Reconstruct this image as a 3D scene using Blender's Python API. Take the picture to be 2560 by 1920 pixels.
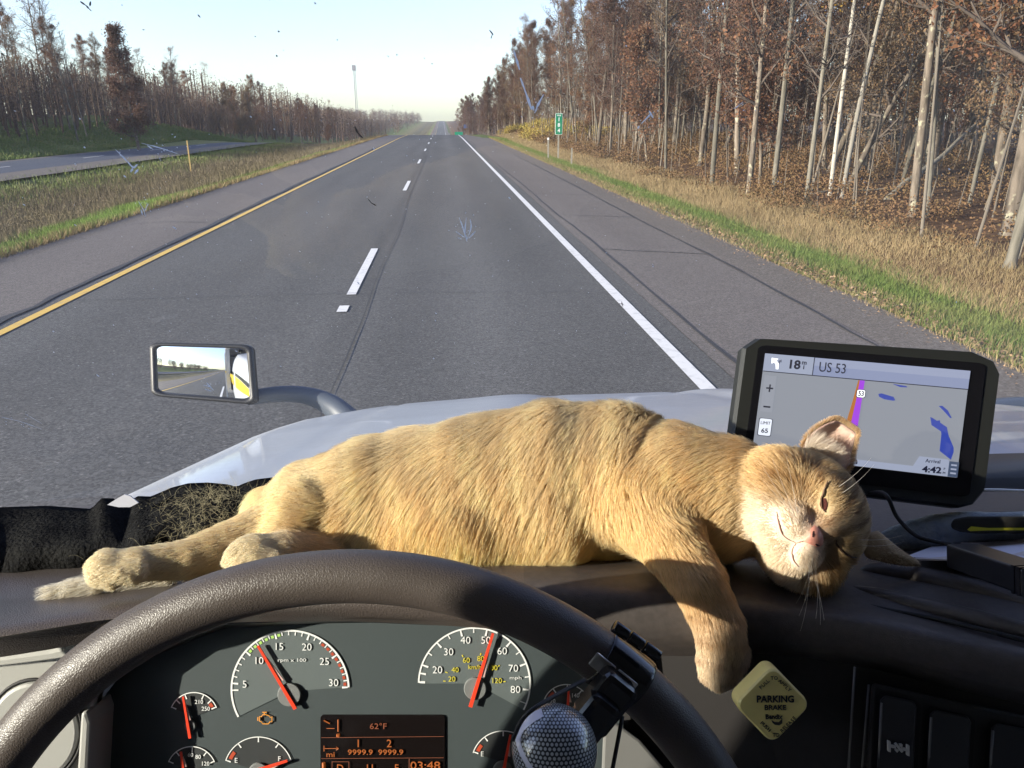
import bpy, math, random
import numpy as np
from mathutils import Vector, Matrix, kdtree

# ------------------------------------------------------------------ camera, sky, sun, exposure
for o in list(bpy.data.objects):
    bpy.data.objects.remove(o)
SC = bpy.context.scene
COL = SC.collection
FP = 1925.0                      # focal length in photograph pixels (2560 wide)
EYE = 2.2                        # eye height above the road
PITCH = math.radians(19.111)
YAW = math.radians(4.91)
FW = np.array([math.sin(YAW) * math.cos(PITCH), math.cos(YAW) * math.cos(PITCH), -math.sin(PITCH)])
RT = np.array([math.cos(YAW), -math.sin(YAW), 0.0])
UP = np.cross(RT, FW)
CAM = np.array([0.0, 0.0, EYE])
cam_d = bpy.data.cameras.new('camera')
cam_d.sensor_width = 36.0
cam_d.lens = 36.0 * FP / 2560.0
cam_d.clip_start = 0.02
cam_d.clip_end = 9000.0
cam_o = bpy.data.objects.new('camera', cam_d)
COL.objects.link(cam_o)
m4 = Matrix.Identity(4)
for i in range(3):
    m4[i][0] = RT[i]; m4[i][1] = UP[i]; m4[i][2] = -FW[i]; m4[i][3] = CAM[i]
cam_o.matrix_world = m4
SC.camera = cam_o

TO_SUN = np.array([-0.909, -0.300, 0.262]); TO_SUN /= np.linalg.norm(TO_SUN)
SUN_EL = math.asin(TO_SUN[2]); SUN_AZ = math.atan2(TO_SUN[0], TO_SUN[1])
world = bpy.data.worlds.new('World'); SC.world = world; world.use_nodes = True
wn = world.node_tree; wn.nodes.clear()
wo = wn.nodes.new('ShaderNodeOutputWorld'); wb = wn.nodes.new('ShaderNodeBackground')
ws = wn.nodes.new('ShaderNodeTexSky'); ws.sky_type = 'NISHITA'; ws.sun_disc = False
ws.sun_elevation = SUN_EL; ws.sun_rotation = SUN_AZ
ws.air_density = 1.0; ws.dust_density = 0.6; ws.ozone_density = 2.2
wb.inputs['Strength'].default_value = 0.132
whs = wn.nodes.new('ShaderNodeHueSaturation'); whs.inputs['Saturation'].default_value = 0.80; whs.inputs['Hue'].default_value = 0.52
wn.links.new(ws.outputs[0], whs.inputs['Color']); wmx = wn.nodes.new('ShaderNodeMix'); wmx.data_type = 'RGBA'; wmx.blend_type = 'MULTIPLY'; wmx.inputs[0].default_value = 1.0
wmx.inputs[7].default_value = (0.95, 0.99, 1.09, 1); wn.links.new(whs.outputs[0], wmx.inputs[6]); wn.links.new(wmx.outputs[2], wb.inputs[0]); wn.links.new(wb.outputs[0], wo.inputs[0])
sun_d = bpy.data.lights.new('sun', 'SUN'); sun_d.energy = 4.7; sun_d.angle = math.radians(0.6)
sun_d.color = (1.0, 0.91, 0.77)
sun_o = bpy.data.objects.new('sun', sun_d); COL.objects.link(sun_o)
sun_o.rotation_euler = Vector(TO_SUN).to_track_quat('Z', 'Y').to_euler()
SC.view_settings.view_transform = 'Standard'; SC.view_settings.look = 'None'
SC.view_settings.exposure = 1.35; SC.view_settings.gamma = 1.0
SC.view_settings.use_curve_mapping = False
SC.render.engine = 'CYCLES'
SC.cycles.use_denoising = True
SC.cycles.max_bounces = 8; SC.cycles.diffuse_bounces = 4; SC.cycles.glossy_bounces = 4
SC.cycles.transparent_max_bounces = 12; SC.cycles.transmission_bounces = 4
SC.cycles.sample_clamp_indirect = 6.0
SC.cycles.caustics_reflective = False; SC.cycles.caustics_refractive = False
SC.cycles_curves.shape = 'RIBBONS'
rnd = random.Random(7)
rng = np.random.default_rng(11)

def P(px, py, z):
    """the place seen at photograph pixel (px, py), z metres deep along the view"""
    return CAM + z * (FW + RT * ((px - 1280.0) / FP) + UP * ((960.0 - py) / FP))

def norm(v):
    v = np.asarray(v, float)
    return v / (np.linalg.norm(v, axis=-1, keepdims=True) + 1e-12)

# ------------------------------------------------------------------ materials
def lk(nt, a, b): nt.links.new(a, b)

def pm(name, base, rough=0.5, metal=0.0, spec=0.5, var=None, bump=None, emit=None, coat=0.0,
       coord='Object', leather=None, sheen=0.0, rvar=0.0, isl=None):
    """a Principled material; var=(scale, colour, detail[, lo, hi]) mixes in a second colour by noise,
    bump=(scale, strength, distance), leather=(scale, strength, distance) a voronoi grain"""
    m = bpy.data.materials.new(name); m.use_nodes = True
    nt = m.node_tree; n = nt.nodes; b = n['Principled BSDF']
    b.inputs['Base Color'].default_value = (*base, 1); b.inputs['Roughness'].default_value = rough
    b.inputs['Metallic'].default_value = metal; b.inputs['Specular IOR Level'].default_value = spec
    b.inputs['Coat Weight'].default_value = coat; b.inputs['Coat Roughness'].default_value = 0.04
    if sheen: b.inputs['Sheen Weight'].default_value = sheen
    tc = n.new('ShaderNodeTexCoord'); co = tc.outputs[coord]
    src = None
    if var:
        tx = n.new('ShaderNodeTexNoise'); tx.inputs['Scale'].default_value = var[0]
        tx.inputs['Detail'].default_value = var[2]; lk(nt, co, tx.inputs['Vector'])
        rp = n.new('ShaderNodeMapRange'); rp.inputs[1].default_value = var[3] if len(var) > 3 else 0.35
        rp.inputs[2].default_value = var[4] if len(var) > 4 else 0.65
        lk(nt, tx.outputs[0], rp.inputs[0])
        mx = n.new('ShaderNodeMix'); mx.data_type = 'RGBA'
        mx.inputs[6].default_value = (*base, 1); mx.inputs[7].default_value = (*var[1], 1)
        lk(nt, rp.outputs[0], mx.inputs[0]); src = mx.outputs[2]
    if isl:
        g = n.new('ShaderNodeNewGeometry')
        mx = n.new('ShaderNodeValToRGB'); cr = mx.color_ramp
        for i, c in enumerate(isl):
            e = cr.elements[i] if i < 2 else cr.elements.new(1.0)
            e.position = i / (len(isl) - 1); e.color = (*c, 1)
        lk(nt, g.outputs['Random Per Island'], mx.inputs[0])
        if src is not None:
            m2 = n.new('ShaderNodeMix'); m2.data_type = 'RGBA'; m2.inputs[0].default_value = 0.5
            lk(nt, src, m2.inputs[6]); lk(nt, mx.outputs[0], m2.inputs[7]); src = m2.outputs[2]
        else: src = mx.outputs[0]
    if src is not None: lk(nt, src, b.inputs['Base Color'])
    if rvar:
        tr = n.new('ShaderNodeTexNoise'); tr.inputs['Scale'].default_value = 30; tr.inputs['Detail'].default_value = 6
        lk(nt, co, tr.inputs['Vector'])
        rr = n.new('ShaderNodeMapRange'); rr.inputs[3].default_value = max(0, rough - rvar); rr.inputs[4].default_value = rough + rvar
        rr.inputs[1].default_value = 0.3; rr.inputs[2].default_value = 0.7
        lk(nt, tr.outputs[0], rr.inputs[0]); lk(nt, rr.outputs[0], b.inputs['Roughness'])
    hsrc = None
    if leather:
        vo = n.new('ShaderNodeTexVoronoi'); vo.feature = 'DISTANCE_TO_EDGE'; vo.inputs['Scale'].default_value = leather[0]
        nz = n.new('ShaderNodeTexNoise'); nz.inputs['Scale'].default_value = leather[0] * 0.6
        lk(nt, co, nz.inputs['Vector'])
        va = n.new('ShaderNodeVectorMath'); va.operation = 'SCALE'; va.inputs['Scale'].default_value = 0.9 / leather[0]
        lk(nt, nz.outputs[1], va.inputs[0])
        vb = n.new('ShaderNodeVectorMath'); vb.operation = 'ADD'; lk(nt, co, vb.inputs[0]); lk(nt, va.outputs[0], vb.inputs[1])
        lk(nt, vb.outputs[0], vo.inputs['Vector'])
        mr = n.new('ShaderNodeMapRange'); mr.inputs[2].default_value = 0.25; lk(nt, vo.outputs['Distance'], mr.inputs[0])
        bp = n.new('ShaderNodeBump'); bp.inputs['Strength'].default_value = leather[1]; bp.inputs['Distance'].default_value = leather[2]
        lk(nt, mr.outputs[0], bp.inputs['Height']); hsrc = bp
    if bump:
        tb = n.new('ShaderNodeTexNoise'); tb.inputs['Scale'].default_value = bump[0]; tb.inputs['Detail'].default_value = 5
        lk(nt, co, tb.inputs['Vector'])
        bp = n.new('ShaderNodeBump'); bp.inputs['Strength'].default_value = bump[1]; bp.inputs['Distance'].default_value = bump[2]
        lk(nt, tb.outputs[0], bp.inputs['Height'])
        if hsrc is not None: lk(nt, hsrc.outputs[0], bp.inputs['Normal'])
        hsrc = bp
    if hsrc is not None: lk(nt, hsrc.outputs[0], b.inputs['Normal'])
    if emit:
        b.inputs['Emission Color'].default_value = (*emit[0], 1); b.inputs['Emission Strength'].default_value = emit[1]
    return m

# ------------------------------------------------------------------ mesh helpers
def tag(o, label=None, cat=None, group=None, kind=None):
    if label: o['label'] = label
    if cat: o['category'] = cat
    if group: o['group'] = group
    if kind: o['kind'] = kind
    return o

def empty(name, loc, label, cat, group=None):
    e = bpy.data.objects.new(name, None); COL.objects.link(e); e.location = Vector(loc)
    e.empty_display_size = 0.05
    return tag(e, label, cat, group)

def worldloc(o):
    v = Vector((0, 0, 0))
    while o is not None:
        v = v + o.location; o = o.parent
    return v

def mesh_data(name, v, f, mat=None, smooth=True):
    me = bpy.data.meshes.new(name)
    v = np.asarray(v, np.float32).reshape(-1, 3)
    if isinstance(f, np.ndarray):
        k = f.shape[1]; nf = f.shape[0]
        me.vertices.add(len(v)); me.vertices.foreach_set('co', v.ravel())
        me.loops.add(nf * k); me.loops.foreach_set('vertex_index', f.astype(np.int32).ravel())
        me.polygons.add(nf); me.polygons.foreach_set('loop_start', np.arange(nf, dtype=np.int32) * k)
        me.update(calc_edges=True)
    else:
        me.from_pydata(v.tolist(), [], [list(map(int, q)) for q in f]); me.update()
    if smooth: me.polygons.foreach_set('use_smooth', np.ones(len(me.polygons), bool))
    if mat is not None: me.materials.append(mat)
    return me

def M(name, v, f, mat, parent=None, smooth=True, loc=None, bevel=0.0, kind=None, seg=2, auto=False):
    """link world-space geometry as ONE object, its origin at its base (or at its parent)"""
    v = np.asarray(v, float).reshape(-1, 3)
    if loc is None:
        loc = (v[:, 0].mean(), v[:, 1].mean(), v[:, 2].min())
    loc = np.asarray(loc, float)
    me = mesh_data(name, v - loc, f, mat, smooth)
    o = bpy.data.objects.new(name, me); COL.objects.link(o)
    if parent is not None:
        o.parent = parent; o.location = Vector(loc) - worldloc(parent)
    else: o.location = Vector(loc)
    if bevel:
        b = o.modifiers.new('edge', 'BEVEL'); b.width = bevel; b.segments = seg; b.limit_method = 'ANGLE'
        b.angle_limit = math.radians(40); b.harden_normals = False
    if kind: o['kind'] = kind
    return o

def join(parts):
    V = []; F = []; n = 0
    for v, f in parts:
        v = np.asarray(v, float).reshape(-1, 3); V.append(v)
        F += [[int(i) + n for i in q] for q in f]; n += len(v)
    return np.concatenate(V), F

def tube(path, rad, n=8, cap=True, flat=1.0, closed=False, upv=None):
    p = np.asarray(path, float); k = len(p)
    r = np.full(k, rad) if np.isscalar(rad) else np.asarray(rad, float)
    if closed:
        t = norm(np.roll(p, -1, 0) - np.roll(p, 1, 0))
    else:
        t = norm(np.gradient(p, axis=0))
    a = np.array(upv, float) if upv is not None else (np.array([0, 0, 1.0]) if abs(t[0][2]) < 0.9 else np.array([1.0, 0, 0]))
    V = []; u = None
    for i in range(k):
        u = a - t[i] * np.dot(a, t[i]) if (u is None or upv is not None) else u - t[i] * np.dot(u, t[i])
        u = norm(u); w = np.cross(t[i], u)
        for j in range(n):
            c = 2 * math.pi * j / n
            V.append(p[i] + r[i] * (math.cos(c) * u * flat + math.sin(c) * w))
    F = []
    for i in range(k if closed else k - 1):
        i2 = (i + 1) % k
        for j in range(n):
            F.append([i * n + j, i * n + (j + 1) % n, i2 * n + (j + 1) % n, i2 * n + j])
    if cap and not closed:
        F.append(list(range(n))[::-1]); F.append([(k - 1) * n + j for j in range(n)])
    return np.array(V), F

def spline(pts, n=24):
    """Catmull-Rom through the given points (any width of rows)"""
    p = np.asarray(pts, float); k = len(p)
    q = np.vstack([2 * p[0] - p[1], p, 2 * p[-1] - p[-2]])
    out = []
    for s in np.linspace(0, k - 1 - 1e-9, n):
        i = int(s); t = s - i; a, b, c, d = q[i], q[i + 1], q[i + 2], q[i + 3]
        out.append(0.5 * ((2 * b) + (c - a) * t + (2 * a - 5 * b + 4 * c - d) * t * t + (3 * b - a - 3 * c + d) * t ** 3))
    return np.array(out)

def grid_faces(nu, nv, closed_v=False):
    F = []
    for i in range(nu - 1):
        for j in range(nv if closed_v else nv - 1):
            j2 = (j + 1) % nv
            F.append([i * nv + j, i * nv + j2, (i + 1) * nv + j2, (i + 1) * nv + j])
    return F

def obox(c, ax, ay, az):
    """box from its centre and three half axes"""
    c, ax, ay, az = map(lambda q: np.asarray(q, float), (c, ax, ay, az))
    V = [c + sx * ax + sy * ay + sz * az for sz in (-1, 1) for sy in (-1, 1) for sx in (-1, 1)]
    F = [[0, 2, 3, 1], [4, 5, 7, 6], [0, 1, 5, 4], [2, 6, 7, 3], [0, 4, 6, 2], [1, 3, 7, 5]]
    return np.array(V), F

def abox(x0, x1, y0, y1, z0, z1):
    return obox(((x0 + x1) / 2, (y0 + y1) / 2, (z0 + z1) / 2), ((x1 - x0) / 2, 0, 0), (0, (y1 - y0) / 2, 0), (0, 0, (z1 - z0) / 2))

def slab(front, back):
    """prism between two outlines of equal length"""
    n = len(front)
    F = [list(range(n)), [n + i for i in range(n)][::-1]]
    for i in range(n): F.append([i, n + i, n + (i + 1) % n, (i + 1) % n])
    return np.vstack([front, back]), F

def rrect(x0, y0, x1, y1, r, n=5):
    pts = []
    for cx, cy, a0 in ((x1 - r, y0 + r, -90), (x1 - r, y1 - r, 0), (x0 + r, y1 - r, 90), (x0 + r, y0 + r, 180)):
        for i in range(n + 1):
            a = math.radians(a0 + 90 * i / n); pts.append((cx + r * math.cos(a), cy + r * math.sin(a)))
    return pts

class Face:
    """a flat face parallel to the sheet seen head-on; (px, py, off) with off metres proud of it"""
    def __init__(s, z): s.z = z
    def __call__(s, px, py, off=0.0):
        return P(px, py, s.z) - FW * off
    def axes(s): return RT, UP, s.z / FP

class Quad:
    """a tilted flat face given by its four corners; u right, v down, both 0..1"""
    def __init__(s, tl, tr, br, bl):
        s.c = [np.asarray(q, float) for q in (tl, tr, br, bl)]
        s.n = norm(np.cross(s.c[1] - s.c[0], s.c[3] - s.c[0]))
        if np.dot(s.n, CAM - s.c[0]) < 0: s.n = -s.n
    def __call__(s, u, v, off=0.0):
        a = s.c[0] * (1 - u) + s.c[1] * u; b = s.c[3] * (1 - u) + s.c[2] * u
        return a * (1 - v) + b * v + s.n * off
    def sc(s): return np.linalg.norm(s.c[1] - s.c[0])

def text(name, body, at, right, up, cap, mat, parent, bold=0.0, width=None, label=None, ext=0.0002):
    """lettering as a mesh: cap = capital height in metres, width = total width if given"""
    cu = bpy.data.curves.new(name, 'FONT'); cu.body = body; cu.align_x = 'CENTER'; cu.align_y = 'CENTER'
    cu.size = 1.0; cu.extrude = 0.01; cu.offset = bold; cu.resolution_u = 3
    t = bpy.data.objects.new(name, cu); COL.objects.link(t)
    dg = bpy.context.evaluated_depsgraph_get()
    me = bpy.data.meshes.new_from_object(t.evaluated_get(dg)); bpy.data.objects.remove(t)
    n = len(me.vertices); v = np.empty(n * 3, np.float32); me.vertices.foreach_get('co', v); v = v.reshape(-1, 3).astype(float)
    lo, hi = v.min(0), v.max(0)
    ch = 0.70 if not body.islower() else (hi[1] - lo[1])
    s = cap / ch; sx = s if width is None else width / (hi[0] - lo[0])
    r = norm(right); u = norm(up); w = np.cross(r, u)
    c = (lo + hi) / 2
    at = np.asarray(at, float)
    W = at + (v[:, :1] - c[0]) * sx * r + (v[:, 1:2] - c[1]) * s * u + (v[:, 2:3]) * ext / 0.01 * w
    loc = at - np.array(worldloc(parent)) if parent else at
    me.vertices.foreach_set('co', (W - at).astype(np.float32).ravel()); me.update()
    me.materials.clear(); me.materials.append(mat)
    o = bpy.data.objects.new(name, me); COL.objects.link(o); o.parent = parent; o.location = Vector(loc)
    if label: o['label'] = label
    return o

# ================================================================== the land and the highway
PY = np.array([-400, 92, 112, 130, 165, 200, 270, 350, 450, 560, 800, 1400, 2200, 6000.])
PZ = np.array([0, 0, -.12, -.75, -1.9, -3.0, -5.2, -7.6, -8.9, -9.15, -7.6, -4.0, -14.0, -60.])
def prof(y): return np.interp(y, PY, PZ)
LX = np.array([-400, -120, -60, -46, -36, -33, -26, -23, -18, -12.5, -9, -7.3, 5.2, 6.2, 8.2, 10.5, 14, 30, 60, 400.])
LZ = np.array([5, 4.5, 3.0, 1.3, -.75, -1.0, -1.0, -1.05, -1.45, -1.15, -.32, -.02, -.02, -.16, -.42, -.30, -.05, .2, .6, 3.])
def land(x, y):
    k = np.clip(np.asarray(y, float) / 1.0, 0, 1)
    far = np.clip((np.asarray(y, float) - 330) / 400, 0, 1)
    bank = 1.5 * np.exp(-((np.asarray(x, float) + 44) / 9) ** 2) * np.exp(-((np.asarray(y, float) - 118) / 26) ** 2)
    # a grassy knoll beside the road past the crest
    knoll = 1.2 * np.exp(-((np.asarray(x, float) - 15) / 6.5) ** 2) * np.exp(-((np.asarray(y, float) - 112) / 24) ** 2)
    return prof(y) + np.interp(x, LX, LZ) * (1 - .25 * far) + bank + knoll

def noise2(x, y, s, seed=0):
    r = np.random.default_rng(seed); out = 0
    for i in range(7):
        a, b, c = r.normal(size=3); out = out + np.sin((a * x + b * y) * s + c * 7)
    return out / 7.0

def ground_mat():
    m = bpy.data.materials.new('ground'); m.use_nodes = True; nt = m.node_tree; n = nt.nodes; b = n['Principled BSDF']
    b.inputs['Roughness'].default_value = 0.95; b.inputs['Specular IOR Level'].default_value = 0.1
    g = n.new('ShaderNodeNewGeometry'); sp = n.new('ShaderNodeSeparateXYZ'); lk(nt, g.outputs['Position'], sp.inputs[0])
    nz = n.new('ShaderNodeTexNoise'); nz.inputs['Scale'].default_value = 0.35; nz.inputs['Detail'].default_value = 7; lk(nt, g.outputs['Position'], nz.inputs['Vector'])
    ma = n.new('ShaderNodeMath'); ma.operation = 'MULTIPLY_ADD'; ma.inputs[1].default_value = 3.2; lk(nt, nz.outputs[0], ma.inputs[0])
    lk(nt, sp.outputs[0], ma.inputs[2])
    mr = n.new('ShaderNodeMapRange'); mr.inputs[1].default_value = -48.4; mr.inputs[2].default_value = 21.6; lk(nt, ma.outputs[0], mr.inputs[0])
    cr = n.new('ShaderNodeValToRGB'); els = [(-60, (.06, .045, .03)), (-47, (.075, .055, .035)), (-44, (.09, .11, .035)), (-34, (.14, .17, .05)),
        (-23, (.2, .17, .09)), (-19, (.16, .14, .08)), (-10, (.13, .11, .06)), (-7.6, (.13, .17, .05)), (-6.8, (.16, .12, .1)),
        (5.0, (.17, .12, .08)), (5.9, (.11, .15, .045)), (7.4, (.12, .14, .05)), (8.2, (.22, .16, .08)), (10, (.17, .1, .05)), (13, (.10, .058, .032)), (21, (.08, .05, .03))]
    for i, (x, c) in enumerate(els):
        p = max(0, min(1, (x + 1.6 + 48.4 - 1.6) / 70.0))
        e = cr.color_ramp.elements[i] if i < 2 else cr.color_ramp.elements.new(p)
        e.position = p; e.color = (*c, 1)
    lk(nt, mr.outputs[0], cr.inputs[0])
    n2 = n.new('ShaderNodeTexNoise'); n2.inputs['Scale'].default_value = 6; n2.inputs['Detail'].default_value = 9; lk(nt, g.outputs['Position'], n2.inputs['Vector'])
    r2 = n.new('ShaderNodeMapRange'); r2.inputs[1].default_value = .3; r2.inputs[2].default_value = .7; r2.inputs[3].default_value = .55; r2.inputs[4].default_value = 1.4
    lk(nt, n2.outputs[0], r2.inputs[0])
    mx = n.new('ShaderNodeVectorMath'); mx.operation = 'SCALE'; lk(nt, cr.outputs[0], mx.inputs[0]); lk(nt, r2.outputs[0], mx.inputs['Scale'])
    lk(nt, mx.outputs[0], b.inputs['Base Color'])
    return m

gx = np.unique(np.concatenate([np.linspace(-1500, -120, 8), np.linspace(-120, -30, 24), np.linspace(-30, 30, 81), np.linspace(30, 120, 16), np.linspace(120, 1500, 8)]))
gy = np.unique(np.concatenate([np.linspace(-400, -5, 20), np.linspace(-5, 130, 109), np.linspace(130, 700, 70), np.linspace(700, 6000, 40)]))
XX, YY = np.meshgrid(gx, gy, indexing='ij')
ZZ = land(XX, YY) + 0.05 * noise2(XX, YY, 0.9, 3) * (np.abs(XX + 1) > 8.5) - 0.03
ZZ += 2.5 * noise2(XX, YY, 0.008, 5) * np.clip((np.abs(XX) - 60) / 200, 0, 1)
nu, nv = XX.shape
idx = np.arange(nu * nv).reshape(nu, nv)
gf = np.stack([idx[:-1, :-1], idx[1:, :-1], idx[1:, 1:], idx[:-1, 1:]], -1).reshape(-1, 4)
M('ground', np.stack([XX, YY, ZZ], -1).reshape(-1, 3), gf, ground_mat(), loc=(0, 0, 0), kind='structure')

def strip(name, x0, x1, y0, y1, dz, mat, ny=None, nx=2, zf=None, wob=0.0, kind='structure', parent=None):
    ys = np.unique(np.concatenate([np.linspace(y0, y1, ny or max(2, int((y1 - y0) / 4))), PY[(PY > y0) & (PY < y1)]]))
    V = []
    for y in ys:
        for i in range(nx):
            t = i / (nx - 1)
            a = x0 + wob * math.sin(y * 1.7 + 1) * .5 + wob * math.sin(y * .53); b = x1 + wob * math.sin(y * 1.3 + 2) * .5 + wob * math.sin(y * .37 + 1)
            V.append((a + (b - a) * t, y, (prof(y) if zf is None else zf(y)) + dz))
    return M(name, V, grid_faces(len(ys), nx), mat, loc=(x0, y0, 0), kind=kind, parent=parent, smooth=False)

def asphalt(name, c1, c2, lanes=None, grain=(.03, .35)):
    m = bpy.data.materials.new(name); m.use_nodes = True; nt = m.node_tree; n = nt.nodes; b = n['Principled BSDF']
    b.inputs['Roughness'].default_value = 0.82; b.inputs['Specular IOR Level'].default_value = 0.35
    g = n.new('ShaderNodeNewGeometry')
    sc = n.new('ShaderNodeVectorMath'); sc.operation = 'MULTIPLY'; sc.inputs[1].default_value = (1, .12, 1); lk(nt, g.outputs['Position'], sc.inputs[0])
    nz = n.new('ShaderNodeTexNoise'); nz.inputs['Scale'].default_value = 0.8; nz.inputs['Detail'].default_value = 8; lk(nt, sc.outputs[0], nz.inputs['Vector'])
    mr = n.new('ShaderNodeMapRange'); mr.inputs[1].default_value = .32; mr.inputs[2].default_value = .68; lk(nt, nz.outputs[0], mr.inputs[0])
    mx = n.new('ShaderNodeMix'); mx.data_type = 'RGBA'; mx.inputs[6].default_value = (*c1, 1); mx.inputs[7].default_value = (*c2, 1); lk(nt, mr.outputs[0], mx.inputs[0])
    cur = mx.outputs[2]
    if lanes:
        sp = n.new('ShaderNodeSeparateXYZ'); lk(nt, g.outputs['Position'], sp.inputs[0])
        wv = n.new('ShaderNodeTexNoise'); wv.inputs['Scale'].default_value = .12; lk(nt, g.outputs['Position'], wv.inputs['Vector'])
        ad = n.new('ShaderNodeMath'); ad.operation = 'MULTIPLY_ADD'; ad.inputs[1].default_value = .5; lk(nt, wv.outputs[0], ad.inputs[0]); lk(nt, sp.outputs[0], ad.inputs[2])
        for x0, wdt, amt in lanes:
            s1 = n.new('ShaderNodeMath'); s1.operation = 'SUBTRACT'; s1.inputs[1].default_value = x0 + .25; lk(nt, ad.outputs[0], s1.inputs[0])
            s2 = n.new('ShaderNodeMath'); s2.operation = 'ABSOLUTE'; lk(nt, s1.outputs[0], s2.inputs[0])
            s3 = n.new('ShaderNodeMapRange'); s3.interpolation_type = 'SMOOTHSTEP'; s3.inputs[1].default_value = 0; s3.inputs[2].default_value = wdt
            s3.inputs[3].default_value = amt; s3.inputs[4].default_value = 1.0; lk(nt, s2.outputs[0], s3.inputs[0])
            v = n.new('ShaderNodeVectorMath'); v.operation = 'SCALE'; lk(nt, cur, v.inputs[0]); lk(nt, s3.outputs[0], v.inputs['Scale']); cur = v.outputs[0]
    n3 = n.new('ShaderNodeTexVoronoi'); n3.inputs['Scale'].default_value = 55; lk(nt, g.outputs['Position'], n3.inputs['Vector'])
    r3 = n.new('ShaderNodeMapRange'); r3.inputs[1].default_value = 0; r3.inputs[2].default_value = 1; r3.inputs[3].default_value = .68; r3.inputs[4].default_value = 1.4
    sr = n.new('ShaderNodeSeparateXYZ'); lk(nt, n3.outputs['Color'], sr.inputs[0]); lk(nt, sr.outputs[0], r3.inputs[0])
    v = n.new('ShaderNodeVectorMath'); v.operation = 'SCALE'; lk(nt, cur, v.inputs[0]); lk(nt, r3.outputs[0], v.inputs['Scale']); cur = v.outputs[0]
    # pale stones
    n4 = n.new('ShaderNodeTexVoronoi'); n4.inputs['Scale'].default_value = 16; lk(nt, g.outputs['Position'], n4.inputs['Vector'])
    r4 = n.new('ShaderNodeMapRange'); r4.inputs[1].default_value = .0; r4.inputs[2].default_value = grain[1]; r4.inputs[3].default_value = .34; r4.inputs[4].default_value = 0
    lk(nt, n4.outputs[0], r4.inputs[0])
    m5 = n.new('ShaderNodeMix'); m5.data_type = 'RGBA'; lk(nt, r4.outputs[0], m5.inputs[0]); lk(nt, cur, m5.inputs[6]); m5.inputs[7].default_value = (.42, .4, .37, 1)
    lk(nt, m5.outputs[2], b.inputs['Base Color'])
    bp = n.new('ShaderNodeBump'); bp.inputs['Strength'].default_value = .5; bp.inputs['Distance'].default_value = .006
    lk(nt, sr.outputs[1], bp.inputs['Height']); lk(nt, bp.outputs[0], b.inputs['Normal'])
    return m

m_road = asphalt('asphalt', (.075, .073, .069), (.096, .094, .089), lanes=[(.45, .55, 1.16), (-.5, .5, .9), (1.4, .5, .9), (-2.1, .5, .92), (-3.9, .5, .92), (-1.15, .28, .82)], grain=(.03, .24))
m_shld = asphalt('shoulder_asphalt', (.116, .101, .090), (.138, .121, .108), grain=(.03, .2))
m_grav = asphalt('shoulder_gravel', (.112, .096, .081), (.136, .117, .097), grain=(.03, .34))
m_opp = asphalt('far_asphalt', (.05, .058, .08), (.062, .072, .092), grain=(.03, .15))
m_seal = pm('crack_sealant', (.034, .033, .033), .7)
m_white = pm('white_road_paint', (.72, .71, .68), .6, var=(9, (.5, .5, .48), 9, .5, .75), coord='Object')
m_yel = pm('yellow_road_paint', (.66, .43, .08), .6, var=(7, (.45, .32, .12), 9, .5, .75))
strip('road', -5.05, 2.52, -400, 1500, 0.0, m_road, ny=420)
strip('shoulder_right', 2.52, 4.4, -400, 1500, .004, m_shld, ny=420)
strip('gravel_verge_right', 4.15, 5.35, -400, 600, -.004, m_grav, ny=700, wob=.1)
strip('shoulder_left', -6.9, -5.05, -400, 1500, .002, m_shld, ny=420)
strip('gravel_verge_left', -7.5, -6.7, -400, 600, -.006, m_grav, ny=700, wob=.08)
strip('edge_line_white', 2.13, 2.27, -200, 1400, .009, m_white, ny=300)
strip('edge_line_yellow', -4.86, -4.74, -200, 1400, .009, m_yel, ny=300)
zo = lambda y: prof(y) - .98
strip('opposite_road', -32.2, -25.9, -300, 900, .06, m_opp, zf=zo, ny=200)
strip('opposite_shoulder', -26.0, -22.8, -300, 900, .055, m_grav, zf=zo, ny=200, wob=.05)
strip('opposite_far_shoulder', -33.3, -32.2, -300, 900, .055, m_grav, zf=zo, ny=200)
k0 = 10.05
for k in range(-8, 60):
    y = k0 + 15.2 * k
    if y > 700: break
    L = 3.75 if k == 0 else 3.9
    strip('lane_dash', -1.31, -1.19, y, y + L, .009, m_white, ny=4)
strip('lane_dash', -1.32, -1.2, 9.1, 9.42, .009, m_white, ny=2)
for k in range(0, 16):
    y = 22 + 15.2 * k
    strip('opposite_lane_dash', -29.1, -28.95, y, y + 4, .068, m_white, zf=zo, ny=3)
def crack(pts, w, name='crack_seal'):
    p = spline(pts, 40); V = []
    q = random.Random(len(pts) + int(p[0][1] * 10))
    for i, (x, y) in enumerate(p):
        a = p[min(i + 1, len(p) - 1)] - p[max(i - 1, 0)]; a = a / np.linalg.norm(a); nn = np.array([-a[1], a[0]])
        ww = w * (0.6 + .8 * q.random()); j = (q.random() - .5) * w * 1.2
        for s in (-1, 1): V.append((x + nn[0] * (s * ww / 2 + j), y + nn[1] * (s * ww / 2 + j), prof(y) + .012))
    M(name, V, grid_faces(len(p), 2), m_seal, loc=(p[0][0], p[0][1], 0), kind='structure', smooth=False)
for y in (12.9, 18.0, 23.4, 29.0, 35.5, 43, 52):
    crack([(2.75, y + .5), (3.3, y + .25), (3.9, y + .05), (4.4, y - .2)], .035)
crack([(2.72, 4.5), (2.68, 9), (2.74, 14), (2.66, 20), (2.7, 28), (2.62, 45), (2.7, 80)], .03)
crack([(-1.02, 4.2), (-.98, 8), (-1.0, 12), (-.95, 17), (-1.04, 24), (-1.0, 36), (-.98, 60)], .014)
crack([(-5.02, 4.5), (-5.06, 9), (-5.0, 14), (-5.06, 22), (-5.0, 34), (-5.05, 60)], .10)
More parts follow.
